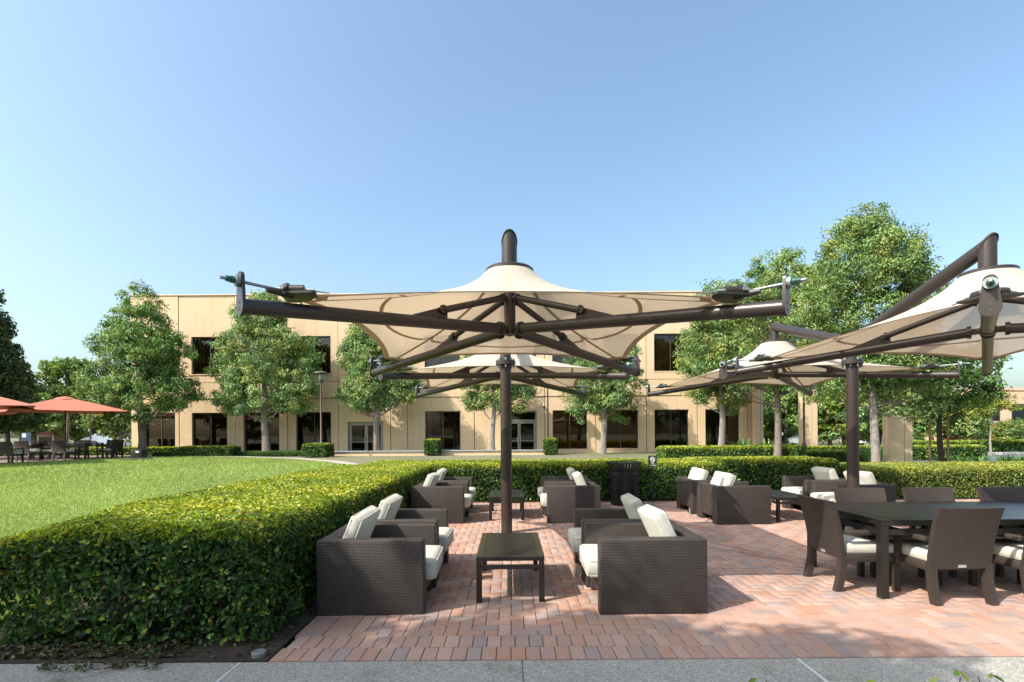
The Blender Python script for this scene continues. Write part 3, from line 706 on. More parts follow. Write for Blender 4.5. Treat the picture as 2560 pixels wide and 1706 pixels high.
# ------------------------------------------------------------------ trees
GREEN = [(.11, .215, .055), (.15, .27, .07), (.075, .155, .042), (.19, .31, .09), (.22, .31, .075)]
PALEG = [(.155, .255, .085), (.20, .315, .11), (.10, .185, .06), (.245, .35, .13), (.28, .33, .095)]
DARKG = [(.04, .085, .03), (.06, .11, .035), (.028, .06, .02)]
YELG = [(.20, .25, .03), (.14, .20, .03), (.27, .29, .05)]
def tree_mesh(seed, H, cb, blobs, tr, ncl, nlf, L, W, pal, clump_r=.3, fork=None, shell=.5, bark='bark', limbs=16, gaps=.0, lean=(0, 0)):
    """returns (trunk mesh, crown mesh); blobs: (x,y,z,rx,ry,rz) ellipsoids"""
    rg = np.random.default_rng(seed); rq = random.Random(seed)
    vol = np.array([b[3]*b[4]*b[5] for b in blobs]); ch = rg.choice(len(blobs), ncl*3, p=vol**.72/(vol**.72).sum())
    d = unit(rg.normal(0, 1, (ncl*3, 3))); r = (shell+(1-shell)*rg.random(ncl*3))**(1/1.6)
    B = np.array(blobs)[ch]; C = B[:, :3]+d*r[:, None]*B[:, 3:]
    lump = np.sin(C[:, 0]*2.3+seed)+np.sin(C[:, 1]*2.1+seed*1.7)+np.sin(C[:, 2]*2.6+seed*.6)
    C += d*(lump*.09)[:, None]*B[:, 3:].mean(1)[:, None]*.6
    C = C[lump > -1.4-1*(1-gaps)][:ncl] if gaps else C[:ncl]
    n = len(C)
    ctint = np.array(pal)[rg.integers(0, len(pal), n)]*rg.uniform(.75, 1.25, (n, 1))
    cr = clump_r*rg.uniform(.6, 1.3, n)
    k = np.repeat(np.arange(n), nlf); m = len(k)
    off = unit(rg.normal(0, 1, (m, 3)))*rg.random((m, 1))**.5*cr[k][:, None]*np.array([[1.1, 1.1, .75]])
    P = C[k]+off
    nrm = unit(off+np.array([[0, 0, .12]]))
    col = ctint[k]*rg.uniform(.65, 1.25, (m, 1))
    V, F, T = leaves(rg, P, nrm, L*1.15, W*1.15, col, .5, .2)
    crown = np_mesh('crown', V, F, T, 'leaf')
    tb = MB(); fk = fork or cb
    top = Vector((lean[0], lean[1], H*.86))
    pts = [Vector((0, 0, -.3))]+[Vector((lean[0]*t_**1.5+.06*math.sin(t_*7+seed), lean[1]*t_**1.5+.05*math.cos(t_*6+seed), H*.86*t_)) for t_ in (0.02, .12, .25, .4, .55, .7, .85, 1)]
    rads = [tr*1.35, tr*1.25, tr*1.02, tr*.93, tr*.8, tr*.62, tr*.42, tr*.25, tr*.08]
    tb.tube(pts, rads, 10)
    sel = rq.sample(range(n), min(limbs, n))
    for s_ in sel:
        c = Vector(C[s_]); t0 = max(fk, min(H*.75, c.z-rq.uniform(.4, 1.0)*math.hypot(c.x, c.y)-.2))/(H*.86); t0 = min(t0, .92)
        f = t0*8; i = min(int(f), 7); a = pts[1+min(i, 7)]; b2 = pts[min(i+2, 8)]; p0 = a.lerp(b2, 0 if i >= 7 else (f-i))
        tt = [.02, .12, .25, .4, .55, .7, .85, 1]
        for j in range(7):
            if tt[j] <= t0 <= tt[j+1]: p0 = pts[1+j].lerp(pts[2+j], (t0-tt[j])/(tt[j+1]-tt[j]))
        mid = p0.lerp(c, .5)+Vector((0, 0, -.12*(c-p0).length))+Vector((rq.gauss(0, .08), rq.gauss(0, .08), 0))
        r0 = tr*.32*(1-t0*.6)
        tb.tube([p0, p0.lerp(mid, .6), mid, c], [r0, r0*.7, r0*.55, r0*.12], 6)
    tm = tb.mesh('trunk', 60); tm.materials.append(MT[bark])
    return tm, crown
def plant(meshes, x, y, label, group=None, rz=0, sc=1, name='tree', cat='tree', fl=1):
    o = empty(name, (x, y, zgs(x, y)), rz, label, cat, group); o.scale = (sc, sc*fl, sc)
    link('trunk', meshes[0], None, o); link('crown', meshes[1], None, o)
    return o
def blobset(seed, cz, rx, rz, n=9, top=0):
    rq = random.Random(seed); b = [(0, 0, cz, rx*.72, rx*.72, rz*.85)]
    for i in range(n):
        a = i*2.4+rq.random(); hgt = -1+2*(i+.5)/n; q = math.sqrt(max(.1, 1-hgt*hgt*.85))
        rr_ = rx*rq.uniform(.3, .46)
        b.append((math.cos(a)*rx*.62*q, math.sin(a)*rx*.62*q, cz+hgt*rz*.72, rr_, rr_, rr_*rq.uniform(.7, 1.05)))
    return b
GT = 'trees in front of the office building'
def T(px, d): return (px-1280)/1266*d
plant(tree_mesh(1, 8.0, 1.7, [(0, 0, 3.2, 2.3, 2.2, 1.5), (.1, 0, 4.6, 2.1, 2.0, 1.5), (-.1, 0, 5.9, 1.6, 1.5, 1.2), (0, 0, 7.0, 1.0, 1.0, .9), (-1.5, 0, 3.4, 1.3, 1.2, 1.1), (1.6, .1, 3.0, 1.2, 1.2, .9), (1.3, 0, 4.9, 1.1, 1.0, .9), (-1.2, 0, 5.3, 1.0, 1.0, .9)], .17, 600, 66, .135, .042, GREEN, .34, 1.3, .34, 'bark', 30, .3), T(353, 25.2), 25.2, 'tall leafy tree at the left corner of the office building', GT, sc=1.08, fl=.7)
plant(tree_mesh(2, 7.5, 1.6, [(0, 0, 3.4, 2.35, 2.2, 1.7), (0, 0, 4.9, 2.2, 2.1, 1.5), (-.1, 0, 6.2, 1.6, 1.5, 1.1), (1.4, 0, 4.3, 1.2, 1.2, 1.3), (-1.4, 0, 4.1, 1.3, 1.2, 1.2), (.4, 0, 6.9, .9, .9, .6), (-1.5, 0, 2.7, 1.0, 1.0, .8), (1.3, 0, 2.7, 1.1, 1.0, .8)], .17, 680, 66, .135, .042, PALEG, .34, 1.5, .34, 'bark', 26, .2), T(664, 26.1), 26.1, 'dense rounded tree under the left tip of the front canopy', GT, sc=1.12, fl=.58)
plant(tree_mesh(3, 6.4, 1.9, [(-.2, 0, 3.9, 1.7, 1.6, 1.9), (-.5, 0, 5.3, 1.0, 1.0, 1.1), (.9, 0, 3.3, 1.2, 1.1, 1.0), (-1.2, .2, 3.0, .9, .9, .8), (-.9, 0, 4.6, .9, .9, .9)], .15, 440, 66, .135, .042, PALEG, .32, 1.7, .4, 'bark', 24, .3), T(944, 26.1), 26.1, 'leafy tree in front of the left glass double door', GT, sc=1.1, fl=.58)
plant(tree_mesh(4, 5.2, 1.7, blobset(4, 3.4, 2.0, 1.6, 11), .13, 330, 66, .135, .043, PALEG, .32, 1.5, .3, 'bark_pale', 16, .2), T(1233, 26.1), 26.1, 'slender tree just left of the central canopy post', GT, sc=1.1, fl=.58)
plant(tree_mesh(5, 5.4, 1.7, blobset(5, 3.4, 2.1, 1.8, 11), .14, 340, 64, .135, .043, PALEG, .32, 1.5, .3, 'bark_pale', 18, .3), T(1510, 26.1), 26.1, 'open crowned slender tree right of the central canopy post', GT, sc=1.1, fl=.58)
plant(tree_mesh(6, 6.7, 2.0, blobset(6, 4.3, 2.2, 2.5, 12), .15, 520, 66, .14, .045, PALEG, .36, 1.6, .3, 'bark_pale', 16), T(1804, 25.8), 25.8, 'dense tree at the right end of the office building', GT, sc=1.09, fl=.6)
plant(tree_mesh(7, 8.2, 2.6, [(-1.1, 0, 5.2, 2.2, 2, 2.3), (.8, .2, 5.6, 2.0, 2, 2.2), (-.2, 0, 6.9, 1.6, 1.5, 1.2), (-2.3, 0, 4.2, 1.4, 1.2, 1.1), (2.1, 0, 4.3, 1.5, 1.3, 1.2), (-.6, -.4, 3.4, 1.3, 1.0, .8), (1.4, 0, 3.3, 1.4, 1.0, .8), (-2.2, 0, 5.6, 1.2, 1.1, 1.0)], .125, 820, 64, .115, .037, PALEG, .32, 2.0, .42, 'bark', 34, .4), T(1942, 19.5), 19.5, 'broad tree with a forked grey trunk behind the right hedges', GT)
plant(tree_mesh(8, 8.0, 2.7, [(0, 0, 4.9, 1.75, 1.7, 1.9), (-.5, 0, 6.4, 1.15, 1.1, 1.25), (.55, 0, 6.3, 1.0, 1, 1.05), (-.15, 0, 7.3, .7, .7, .6), (1.35, 0, 5.2, .85, .8, .8), (-1.3, 0, 4.9, .9, .9, .9), (.6, -.2, 3.5, 1.3, 1.1, .9), (-.8, 0, 3.4, 1.1, 1, .8), (1.0, -.2, 2.6, 1.1, .9, .8), (-1.3, .2, 3.0, .9, .9, .7)], .115, 950, 70, .088, .029, PALEG, .27, 2.1, .38, 'bark_pale', 40, .4), T(2184, 14.5), 14.5, 'tallest tree with pale trunk beside the right canopy post', GT)
plant(tree_mesh(9, 4.9, 2.0, blobset(9, 3.2, 1.9, 1.55, 10), .09, 210, 50, .12, .05, GREEN, .3, 1.8, .4, 'bark_dark', 18, .5), T(2352, 17.2), 17.2, 'young dark staked tree at the road edge', GT)
for px, lb in ((2325, 'left wooden stake beside the young dark tree'), (2370, 'right wooden stake beside the young dark tree')):
    m_ = MB(); m_.tube([(0, 0, -.1), (0, 0, 2.1)], .035, 8); o = m_.build('tree_stake', 'stake_wood', None, 40); o.location = (T(px, 17), 17, 0); tag(o, lb, 'stake', 'tree stakes')
plant(tree_mesh(10, 4.0, 1.9, blobset(10, 3.0, 1.4, .9, 7), .06, 60, 34, .14, .06, YELG, .3, 1.6, .3, 'bark_pale', 14, .6), T(2478, 30), 30, 'thin sparse young tree in front of the pink building')
plant(tree_mesh(11, 7.4, 2.2, blobset(11, 4.9, 1.9, 2.1, 9), .09, 120, 34, .22, .09, GREEN, .38, 2.0, .3, 'bark', 22, .6), T(168, 34), 34, 'sparse glossy leaved tree behind the red umbrella')
far = tree_mesh(12, 11.6, 1.5, [(0, 0, 3.6, 3.4, 3.2, 2.4), (0, 0, 6.0, 2.8, 2.7, 2.2), (0, 0, 8.3, 1.9, 1.9, 1.8), (0, 0, 10.2, 1.0, 1.0, 1.3), (1.9, 0, 4.6, 1.5, 1.4, 1.4), (1.4, 0, 7.0, 1.2, 1.2, 1.2)], .25, 700, 50, .25, .09, DARKG+[(.05, .10, .03)], .5, 1.6, .45, 'bark_dark', 16)
plant(far, T(-95, 29), 29, 'tall dark green tree cut off at the left edge')
GB = 'trees far behind the terraces'
bgA = tree_mesh(13, 6.4, 1.0, blobset(13, 3.6, 2.9, 2.7, 11), .16, 200, 36, .30, .13, GREEN, .55, 1.2, .4, 'bark', 12, .4)
bgB = tree_mesh(14, 5.6, .9, blobset(14, 3.2, 2.7, 2.4, 10), .14, 180, 36, .30, .13, PALEG+YELG, .55, 1.1, .4, 'bark', 12, .4)
bgC = tree_mesh(15, 7.6, 1.2, blobset(15, 4.4, 2.6, 3.3, 11), .18, 200, 36, .32, .13, DARKG+GREEN, .55, 1.4, .4, 'bark_dark', 12)
BGL = ['dark background tree near the left edge behind the terrace', 'green tree behind the small blue sign', 'dark tree behind the red roofed kiosk', 'yellow green tree right of the umbrella pole', 'green tree left of the grey lamp post, far back', 'pale leafy tree just left of the office building corner', 'green tree partly behind the office building corner', 'dark tree beyond the left edge of the terrace', 'distant large green tree behind the left chairs', 'distant pale tree behind the grey lamp post', 'distant dark tree behind the pale grey blue car',
       'pale tree just right of the slim pillar', 'green tree left of the forked grey trunk', 'green tree right of the pale brown lamp post', 'small pale tree left of the right canopy post', 'dark tree directly behind the right canopy post', 'pale tree right of the right canopy post', 'green tree right of the widest pillar', 'dark tree behind the young staked tree', 'low yellow green bush like tree right of the stakes', 'low green tree in front of the pink building wall', 'low pale tree near the right edge by the pink building', 'low green tree at the right edge by the pink building', 'distant dark tree behind the slim pillar', 'distant green tree behind the pale brown lamp post', 'distant pale tree behind the widest pillar', 'distant dark tree behind the right hand post', 'distant large green tree behind the white van']
i = 0
for mset, px, d, sc in [(bgC, 20, 44, 1), (bgA, 85, 50, .95), (bgC, 130, 60, .9), (bgB, 190, 46, .95), (bgA, 250, 52, 1), (bgB, 300, 42, 1.05), (bgA, 345, 56, 1), (bgC, -60, 48, 1.0), (bgA, 50, 66, 1.1), (bgB, 220, 68, 1.1), (bgC, 290, 75, 1.2),
                        (bgB, 1915, 42, .95), (bgA, 1965, 38, .9), (bgA, 2075, 44, 1.05), (bgB, 2110, 36, .85), (bgC, 2150, 52, 1), (bgB, 2200, 46, 1), (bgA, 2290, 40, .9), (bgC, 2330, 50, .95), (bgB, 2400, 38, .75), (bgA, 2440, 44, .46), (bgB, 2520, 40, .42), (bgA, 2560, 46, .42), (bgC, 1890, 56, 1.1), (bgA, 2020, 60, 1.2), (bgB, 2250, 64, 1.2), (bgC, 2120, 70, 1.2), (bgA, 1940, 74, 1.3)]:
    lb = BGL[i]
    plant(mset, T(px, d), d, lb, GB+(' left' if px < 400 else ' right'), i*1.7, sc); i += 1
# the tree that shades the foreground and more trees behind the viewpoint (reflected in the windows)
shade = tree_mesh(16, 8.8, 3.0, [(-1.9, .2, 6.0, 2.0, 1.75, 1.0), (.1, .35, 6.0, 1.9, 1.7, 1.0), (1.7, .0, 6.0, 1.35, 1.4, .9), (-3.6, .2, 6.0, 1.7, 1.7, .9), (-.8, -1.5, 6.2, 2.2, 1.4, 1.0), (1.6, -1.4, 6.1, 1.3, 1.2, .9), (-3.0, -1.6, 6.1, 1.6, 1.3, .9), (2.6, -.1, 6, .9, .8, .6), (2.5, -1.0, 6, .9, .8, .6), (2.8, .45, 6, 1.05, .72, .6), (1.6, .75, 6, .9, .7, .6), (1.7, .95, 5.9, .8, .6, .5)], .22, 1000, 46, .15, .06, GREEN, .32, 2.8, .12, 'bark', 30, .15)
plant(shade, -6.35, -.42, 'tree standing left of the viewpoint and shading the front paving')
for j, (x, y, mm, sc) in enumerate([(-26, -14, bgC, 1.5), (-17, -18, bgA, 1.5), (-8, -20, bgC, 1.4), (1, -17, bgA, 1.4), (10, -19, bgC, 1.5), (19, -16, bgA, 1.6), (-36, -12, bgA, 1.5), (28, -14, bgC, 1.5)]):
    plant(mm, x, y, ['first', 'second', 'third', 'fourth', 'fifth', 'sixth', 'seventh', 'eighth'][j]+' tree of the row opposite the office building, behind the viewpoint', 'trees opposite the office building', j, sc)

# ------------------------------------------------------------------ shade structures
def shade_structure(label, loc, rz):
    R0 = empty('shade_structure', loc, rz, label, 'shade structure', 'twin canopy shade structures')
    m = MB(); m.lathe([(.084, -.02), (.084, 2.56)], 28); m.build('post', 'steel_brown', R0, 40)
    m = MB(); m.lathe([(.084, 2.56), (.15, 2.562), (.15, 2.592), (.15, 2.594), (.15, 2.624), (.084, 2.626)], 28, closed=True); fl = m.build('flange', 'steel_brown', R0, 30)
    for k in range(8):
        a = 2*math.pi*k/8; m = MB(); m.tube([(.122*math.cos(a), .122*math.sin(a), 2.52), (.122*math.cos(a), .122*math.sin(a), 2.66)], .014, 6); m.build('bolt', 'nut_green' if k % 2 else 'zinc', fl)
    m = MB(); m.lathe([(.083, 2.6), (.083, 2.93), (.06, 2.99), (.0, 3.0)], 28); m.build('post_head', 'steel_brown', R0, 40)
    for sy in (-1, 1):
        cy = sy*2.175
        m = MB(); m.tube([(0, 0, 2.9), (0, cy, 3.60), (0, cy, 3.30)], .083, 28); m.build('mast', 'steel_brown', R0, 35)
        # rim at the mitre
        d1 = Vector((0, cy, .70)).normalized(); d2 = Vector((0, 0, -1)); tn = (d1+d2).normalized()
        m = MB(); rim = []
        sd = Vector((1, 0, 0)); up2 = tn.cross(sd).normalized(); hl = .083/abs(d2.dot(tn)) if abs(d2.dot(tn)) > .2 else .14
        for (ro, off) in ((1.0, -.012), (1.06, -.012), (1.06, .012), (1.0, .012)):
            rim.append([Vector((0, cy, 3.60))+sd*(.083*ro*math.cos(2*math.pi*k/32))+up2*((hl*ro)*math.sin(2*math.pi*k/32))+tn*off for k in range(32)])
        vs = [p for r in rim for p in r]; fs = []
        for a in range(3):
            for k in range(32): fs.append([a*32+k, a*32+(k+1) % 32, (a+1)*32+(k+1) % 32, (a+1)*32+k])
        m.add(vs, fs); m.build('mitre_rim', 'steel_brown', R0, 30)
        Tm = Matrix.Translation((0, cy, 0))
        m = MB(); m.lathe([(.08, 3.315), (.245, 3.315), (.262, 3.30), (.262, 3.272), (.245, 3.262), (.08, 3.27)], 40, Tm, closed=True); m.build('cap_ring', 'steel_brown', R0, 40)
        m = MB(); m.lathe([(.03, 2.585), (.062, 2.6), (.062, 3.30), (.05, 3.32)], 24, Tm); m.build('hub', 'steel_brown', R0, 40)
        # fabric
        per = []; Ns = 26; half = 1.5; out = 1.67; sag = .11
        for s_ in range(4):
            for i in range(Ns+1):
                t_ = -half+2*half*i/Ns; q = 1-(t_/half)**2
                a = (t_, -(out-sag*q)); z = 2.565+.07*q
                c_, s2 = math.cos(s_*math.pi/2), math.sin(s_*math.pi/2)
                per.append((a[0]*c_-a[1]*s2, a[0]*s2+a[1]*c_, z))
            # scalloped corner
            c_, s2 = math.cos(s_*math.pi/2), math.sin(s_*math.pi/2)
            for a in ((1.535, -1.60), (1.555, -1.555), (1.60, -1.535)):
                per.append((a[0]*c_-a[1]*s2, a[0]*s2+a[1]*c_, 2.565))
        npd = len(per); Nr = 16; r0 = .25; z0 = 3.285
        def surf(j, t_, dz=0):
            x, y, z = per[j % npd]; Rr = math.hypot(x, y); r = r0+(Rr-r0)*t_
            g = .86*math.log(Rr/r)/math.log(Rr/r0)+.14*(1-t_)
            ridge = 1-abs(math.sin(2*math.atan2(y, x)))
            zz_ = z+(z0-z)*g - .045*ridge*math.sin(math.pi*t_)*0 + .03*math.sin(math.pi*t_)*(abs(math.sin(2*math.atan2(y, x)))-.5)
            return (x/Rr*r, y/Rr*r+cy, zz_+dz)
        m = MB(); vs = [surf(j, i/Nr) for i in range(Nr+1) for j in range(npd)]; fs = []
        for i in range(Nr):
            for j in range(npd):
                j2 = (j+1) % npd; fs.append([i*npd+j, i*npd+j2, (i+1)*npd+j2, (i+1)*npd+j])
        m.add(vs, fs); can = m.build('canopy', 'shade_cloth', R0, 80)
        # hem pocket round the edge, seams to the corners and a seam loop
        m = MB(); vs = []; fs = []
        for j in range(npd):
            for t_, dz in ((.955, -.006), (1.0, -.006), (1.004, .003)): vs.append(surf(j, t_, dz))
        for j in range(npd):
            j2 = (j+1) % npd
            for q in range(2): fs.append([j*3+q, j*3+q+1, j2*3+q+1, j2*3+q])
        m.add(vs, fs); m.build('hem', 'shade_seam', can, 60)
        for s_ in range(4):
            jc = s_*(Ns+4)+Ns+2
            m = MB(); vs = []; fs = []
            for i in range(2, 25):
                t_ = i/25; p = Vector(surf(jc, t_, -.006)); q = Vector((per[jc][0], per[jc][1], 0)).normalized(); sdv = Vector((-q.y, q.x, 0))*.022
                vs += [p-sdv, p+sdv]
            for i in range(len(vs)//2-1): fs.append([2*i, 2*i+1, 2*i+3, 2*i+2])
            m.add(vs, fs); m.build('seam', 'shade_seam', can)
            # side seam: bows from mid diagonal to mid diagonal
            m = MB(); vs = []; fs = []
            j0 = s_*(Ns+4)-2; j1 = s_*(Ns+4)+Ns+2
            for j in range(j0, j1+1):
                u_ = (j-j0)/(j1-j0); tc_ = .56+.26*math.sin(math.pi*u_)
                vs += [surf(j % npd, tc_-.013, -.006), surf(j % npd, tc_+.013, -.006)]
            for i in range(len(vs)//2-1): fs.append([2*i, 2*i+1, 2*i+3, 2*i+2])
            m.add(vs, fs); m.build('seam', 'shade_seam', can)
        for sx2 in (-1, 1):
            for sy2 in (-1, 1):
                d = Vector((sx2, sy2, 0)).normalized(); ctr = Vector((0, cy, 0)); pd = Vector((-d.y, d.x, 0))
                e = ctr+d*2.73+Vector((0, 0, 2.42)); h0 = ctr+d*.14+Vector((0, 0, 2.645))
                m = MB(); m.tube([h0, e], .056, 20); arm = m.build('arm', 'steel_brown', R0, 40)
                m = MB(); m.tube([ctr+d*.05+Vector((0, 0, 2.65)), h0+d*.03], [.035, .035], 8)
                q = h0+d*.02; m.tube([q-d*.02, q+d*.02], .072, 20); m.tube([h0-pd*.05-d*.03, h0+pd*.05-d*.03], .03, 10); m.build('hinge', 'steel_brown', arm, 40)
                # end plate: stadium shape
                pts = []
                for k in range(13): a = math.pi*k/12; pts.append((.042*math.cos(a), .2+.042*math.sin(a)))
                for k in range(13): a = math.pi+math.pi*k/12; pts.append((.066*math.cos(a), .0+.066*math.sin(a)))
                vs = [e+pd*a+Vector((0, 0, b2))+d*o_ for o_ in (0, .022) for a, b2 in pts]; n_ = len(pts)
                m = MB(); m.add(vs, [list(range(n_)), list(range(n_, 2*n_))[::-1]]+[[k, (k+1) % n_, n_+(k+1) % n_, n_+k] for k in range(n_)])
                ep = m.build('end_plate', 'steel_brown', arm, 40)
                m = MB(); m.tube([e+Vector((0, 0, -.02))+d*.022, e+Vector((0, 0, -.02))+d*.024], .012, 8); m.tube([e+Vector((0, 0, .03))+d*.022, e+Vector((0, 0, .03))+d*.024], .012, 8); m.build('bolt_head', 'cover_plate', ep)
                rz_ = Vector((0, 0, .175)); rt = Vector((0, 0, .01))
                m = MB(); m.tube([e+rz_+d*.145, e+rz_-d*.34-rt], .0115, 10); rod = m.build('tie_rod', 'zinc', arm, 40)
                m = MB(); m.tube([e+rz_+d*.024, e+rz_+d*.05], .043, 16); m.build('washer', 'zinc', rod, 40)
                m = MB(); m.tube([e+rz_+d*.051, e+rz_+d*.079], .025, 6); m.tube([e+rz_+d*.08, e+rz_+d*.108], .021, 6); m.build('nut', 'nut_green', rod)
                # corner clamp plate: half disc
                cp = ctr+d*2.33+Vector((0, 0, 2.572)); pts = [cp+d*.16, ]
                pts += [cp+d*(-.10*math.sin(math.pi*k/14))+pd*(.2*math.cos(math.pi*k/14)) for k in range(15)]
                vs = [p+Vector((0, 0, o_)) for o_ in (-.012, .006) for p in pts]; n_ = len(pts)
                m = MB(); m.add(vs, [list(range(n_))[::-1], list(range(n_, 2*n_))]+[[k, (k+1) % n_, n_+(k+1) % n_, n_+k] for k in range(n_)])
                m.tube([cp+d*.05, cp+d*.24], [.035, .02], 10)
                cpl = m.build('corner_plate', 'cover_plate', R0, 30)
                for sgn in (-1, 1):
                    # turnbuckle along each fabric edge
                    ax = Vector((1, 0, 0)) if (pd.x*sgn) * d.x < 0 and False else None
                    edge = Vector((-sx2, 0, 0)) if sgn > 0 else Vector((0, -sy2, 0))
                    side_ = Vector((0, sy2, 0)) if sgn > 0 else Vector((sx2, 0, 0))
                    b0 = ctr+Vector((sx2*1.70, sy2*1.70, 2.60))-side_*.0+side_*.02
                    b0 = b0 if sgn > 0 else b0
                    m = MB(); m.tube([b0+edge*.0, b0+edge*.115], .033, 14); m.tube([b0-edge*.012, b0+edge*.004], .048, 14); tbk = m.build('turnbuckle', 'steel_brown', cpl, 40)
                    m = MB(); m.tube([b0-edge*.012, b0-edge*.05], .028, 6); m.tube([b0-edge*.05, b0-edge*.09], .016, 8); m.build('nut', 'zinc', tbk)
                    m = MB(); m.tube([b0+edge*.115, b0+edge*.19-Vector((0, 0, .008))], [.015, .013], 8); m.tube([b0+edge*.19-Vector((0, 0, .008)), b0+edge*.30-Vector((0, 0, .025))], .007, 8); m.build('cable_end', 'zinc', tbk, 40)
                # strut and gusset
                g1 = h0.lerp(e, .30); g2 = h0.lerp(e, .45)
                top = ctr+d*.1+Vector((0, 0, 2.985)); low_ = g1+Vector((0, 0, .135))
                m = MB(); m.tube([top, low_], .034, 14)
                m.tube([low_, low_+(low_-top).normalized()*.025], .05, 14); m.tube([top, top+(low_-top).normalized()*.025], .046, 14)
                m.tube([low_-pd*.04+(low_-top).normalized()*.05, low_+pd*.04+(low_-top).normalized()*.05], .03, 10); m.tube([ctr+d*.05+Vector((0, 0, 2.99)), top], .026, 8)
                m.build('strut', 'steel_brown', R0, 40)
                gp = [g1-d*.03+Vector((0, 0, .05)), g1-d*.03+Vector((0, 0, .15)), g1+d*.05+Vector((0, 0, .15)), g2+Vector((0, 0, .056)), g2+Vector((0, 0, .03))]
                vs = [p+pd*o_ for o_ in (-.008, .008) for p in gp]; n_ = 5
                m = MB(); m.add(vs, [list(range(5))[::-1], list(range(5, 10))]+[[k, (k+1) % 5, 5+(k+1) % 5, 5+k] for k in range(5)]); m.build('gusset', 'steel_brown', arm)
    return R0
st1 = shade_structure('twin cream canopy shade structure on the central brown post', (-.09, 7.71, 0), rad(2))
st2 = copy_tree(st1); st2.location = (5.315, 7.9, 0); st2['label'] = 'twin cream canopy shade structure on the right hand brown post'

# ------------------------------------------------------------------ furniture
def cushion_mesh(lx, ly, h, puff=.025, n=12):
    vs = []; fs = []
    def prof(u): return (1-abs(u)**5)**.5
    for sgn in (1, -1):
        for i in range(n+1):
            for j in range(n+1):
                u = -1+2*i/n; v = -1+2*j/n
                u2 = math.copysign(1-(1-abs(u))**1.5, u); v2 = math.copysign(1-(1-abs(v))**1.5, v)
                e = max(abs(u2), abs(v2)); k = (1-e**18)**.5 if e < 1 else 0
                z = h*.32+(h*.18+puff*(1-u2*u2)*(1-v2*v2))*k if True else 0
                cr = 1-.012*(abs(u2*v2))**2
                vs.append((u2*lx/2*cr, v2*ly/2*cr, sgn*z))
    m = n+1
    for i in range(n):
        for j in range(n):
            a = i*m+j; fs.append([a, a+m, a+m+1, a+1]); b2 = a+m*m; fs.append([b2, b2+1, b2+m+1, b2+m])
    ring = [i*m for i in range(n+1)]+[n*m+j for j in range(1, n+1)]+[i*m+n for i in range(n-1, -1, -1)]+[j for j in range(n-1, 0, -1)]
    for k in range(len(ring)):
        a, b2 = ring[k], ring[(k+1) % len(ring)]; fs.append([a, a+m*m, b2+m*m, b2])
    return vs, fs
def piping(cush, lx, ly, h, M_):
    for sg_ in (-1, 1):
        z = sg_*h*.36; a, b2 = lx/2*.985, ly/2*.985; c_ = .03; pts = []
        for cx, cy, a0 in ((a-c_, b2-c_, 0), (-a+c_, b2-c_, 90), (-a+c_, -b2+c_, 180), (a-c_, -b2+c_, 270)):
            for q in range(4): an = rad(a0+30*q); pts.append(M_ @ Vector((cx+c_*math.cos(an), cy+c_*math.sin(an), z)))
        pts.append(pts[0]); m = MB(); m.tube(pts, .0055, 6, False); m.build('piping', 'cushion', cush, 60)
def armchair():
    R = empty('armchair'); tag(R, None, 'armchair', 'wicker armchairs with pale cushions')
    for s_ in (-1, 1):
        m = MB(); y0, y1 = (.31, .43) if s_ > 0 else (-.43, -.31)
        m.box(-.45, .45, y0, y1, .004, .635, .018, 3); m.build('arm', 'wicker', R, 40, True)
    m = MB(); m.box(-.448, -.33, -.309, .309, .12, .633, .016, 3); m.build('backrest', 'wicker', R, 40, True)
    m = MB(); m.box(-.329, .435, -.309, .309, .14, .275, .012, 2); m.build('seat_frame', 'wicker', R, 40, True)
    for x in (-.40, .37):
        for y in (-.27, .27):
            m = MB(); m.box(x-.04, x+.04, y-.038, y+.038, .004, .139, .008, 1); m.build('leg', 'wicker_fine', R, 40, True)
    vs, fs = cushion_mesh(.80, .612, .175, .012)
    m = MB(); m.add(vs, fs, Matrix.Translation((.125, 0, .355))); piping(m.build('seat_cushion', 'cushion', R, 60), .80, .612, .175, Matrix.Translation((.125, 0, .355)))
    vs, fs = cushion_mesh(.46, .60, .125, .012)
    M_ = Matrix.Translation((-.205, 0, .60)) @ Matrix.Rotation(rad(-67), 4, 'Y')
    m = MB(); m.add(vs, fs, M_); piping(m.build('back_cushion', 'cushion', R, 60), .46, .60, .125, M_)
    return R
A0 = armchair()
spots = [(-1.20, 4.65, 0, 'armchair nearest the front at left, in the shade of the tree'), (-1.215, 5.62, 0, 'second armchair on the left, behind the nearest one'),
         (1.165, 4.63, 180, 'armchair nearest the front on the right of the coffee table'), (1.16, 5.53, 180, 'second armchair right of the front coffee table'),
         (-1.26, 8.92, 0, 'near armchair of the rear left pair by the hedge'), (-1.27, 10.0, 0, 'farther armchair of the rear left pair by the hedge'),
         (1.03, 8.90, 180, 'near armchair of the rear right pair beside the trash can'), (1.035, 9.95, 180, 'farther armchair of the rear right pair beside the trash can'),
         (3.76, 8.67, 0, 'armchair seen from behind, nearest of the pair right of the trash can'), (3.74, 9.74, 0, 'armchair seen from behind, farther of the pair right of the trash can'),
         (5.83, 8.72, 180, 'armchair facing left in front of the right canopy post, near one'), (5.80, 9.64, 180, 'armchair facing left behind the right canopy post, farther one')]
rj = random.Random(2)
for i, (x, y, rz, lb) in enumerate(spots):
    o = A0 if i == 0 else copy_tree(A0); o.location = (x, y, 0); o.rotation_euler = (0, 0, rad(rz+rj.uniform(-1.2, 1.2))); o['label'] = lb
    for ch in o.children:
        if 'cushion' in ch.name: ch.rotation_euler = (rad(rj.uniform(-1.2, 1.2)), rad(rj.uniform(-1, 1.6)), rad(rj.uniform(-1.5, 1.5)))

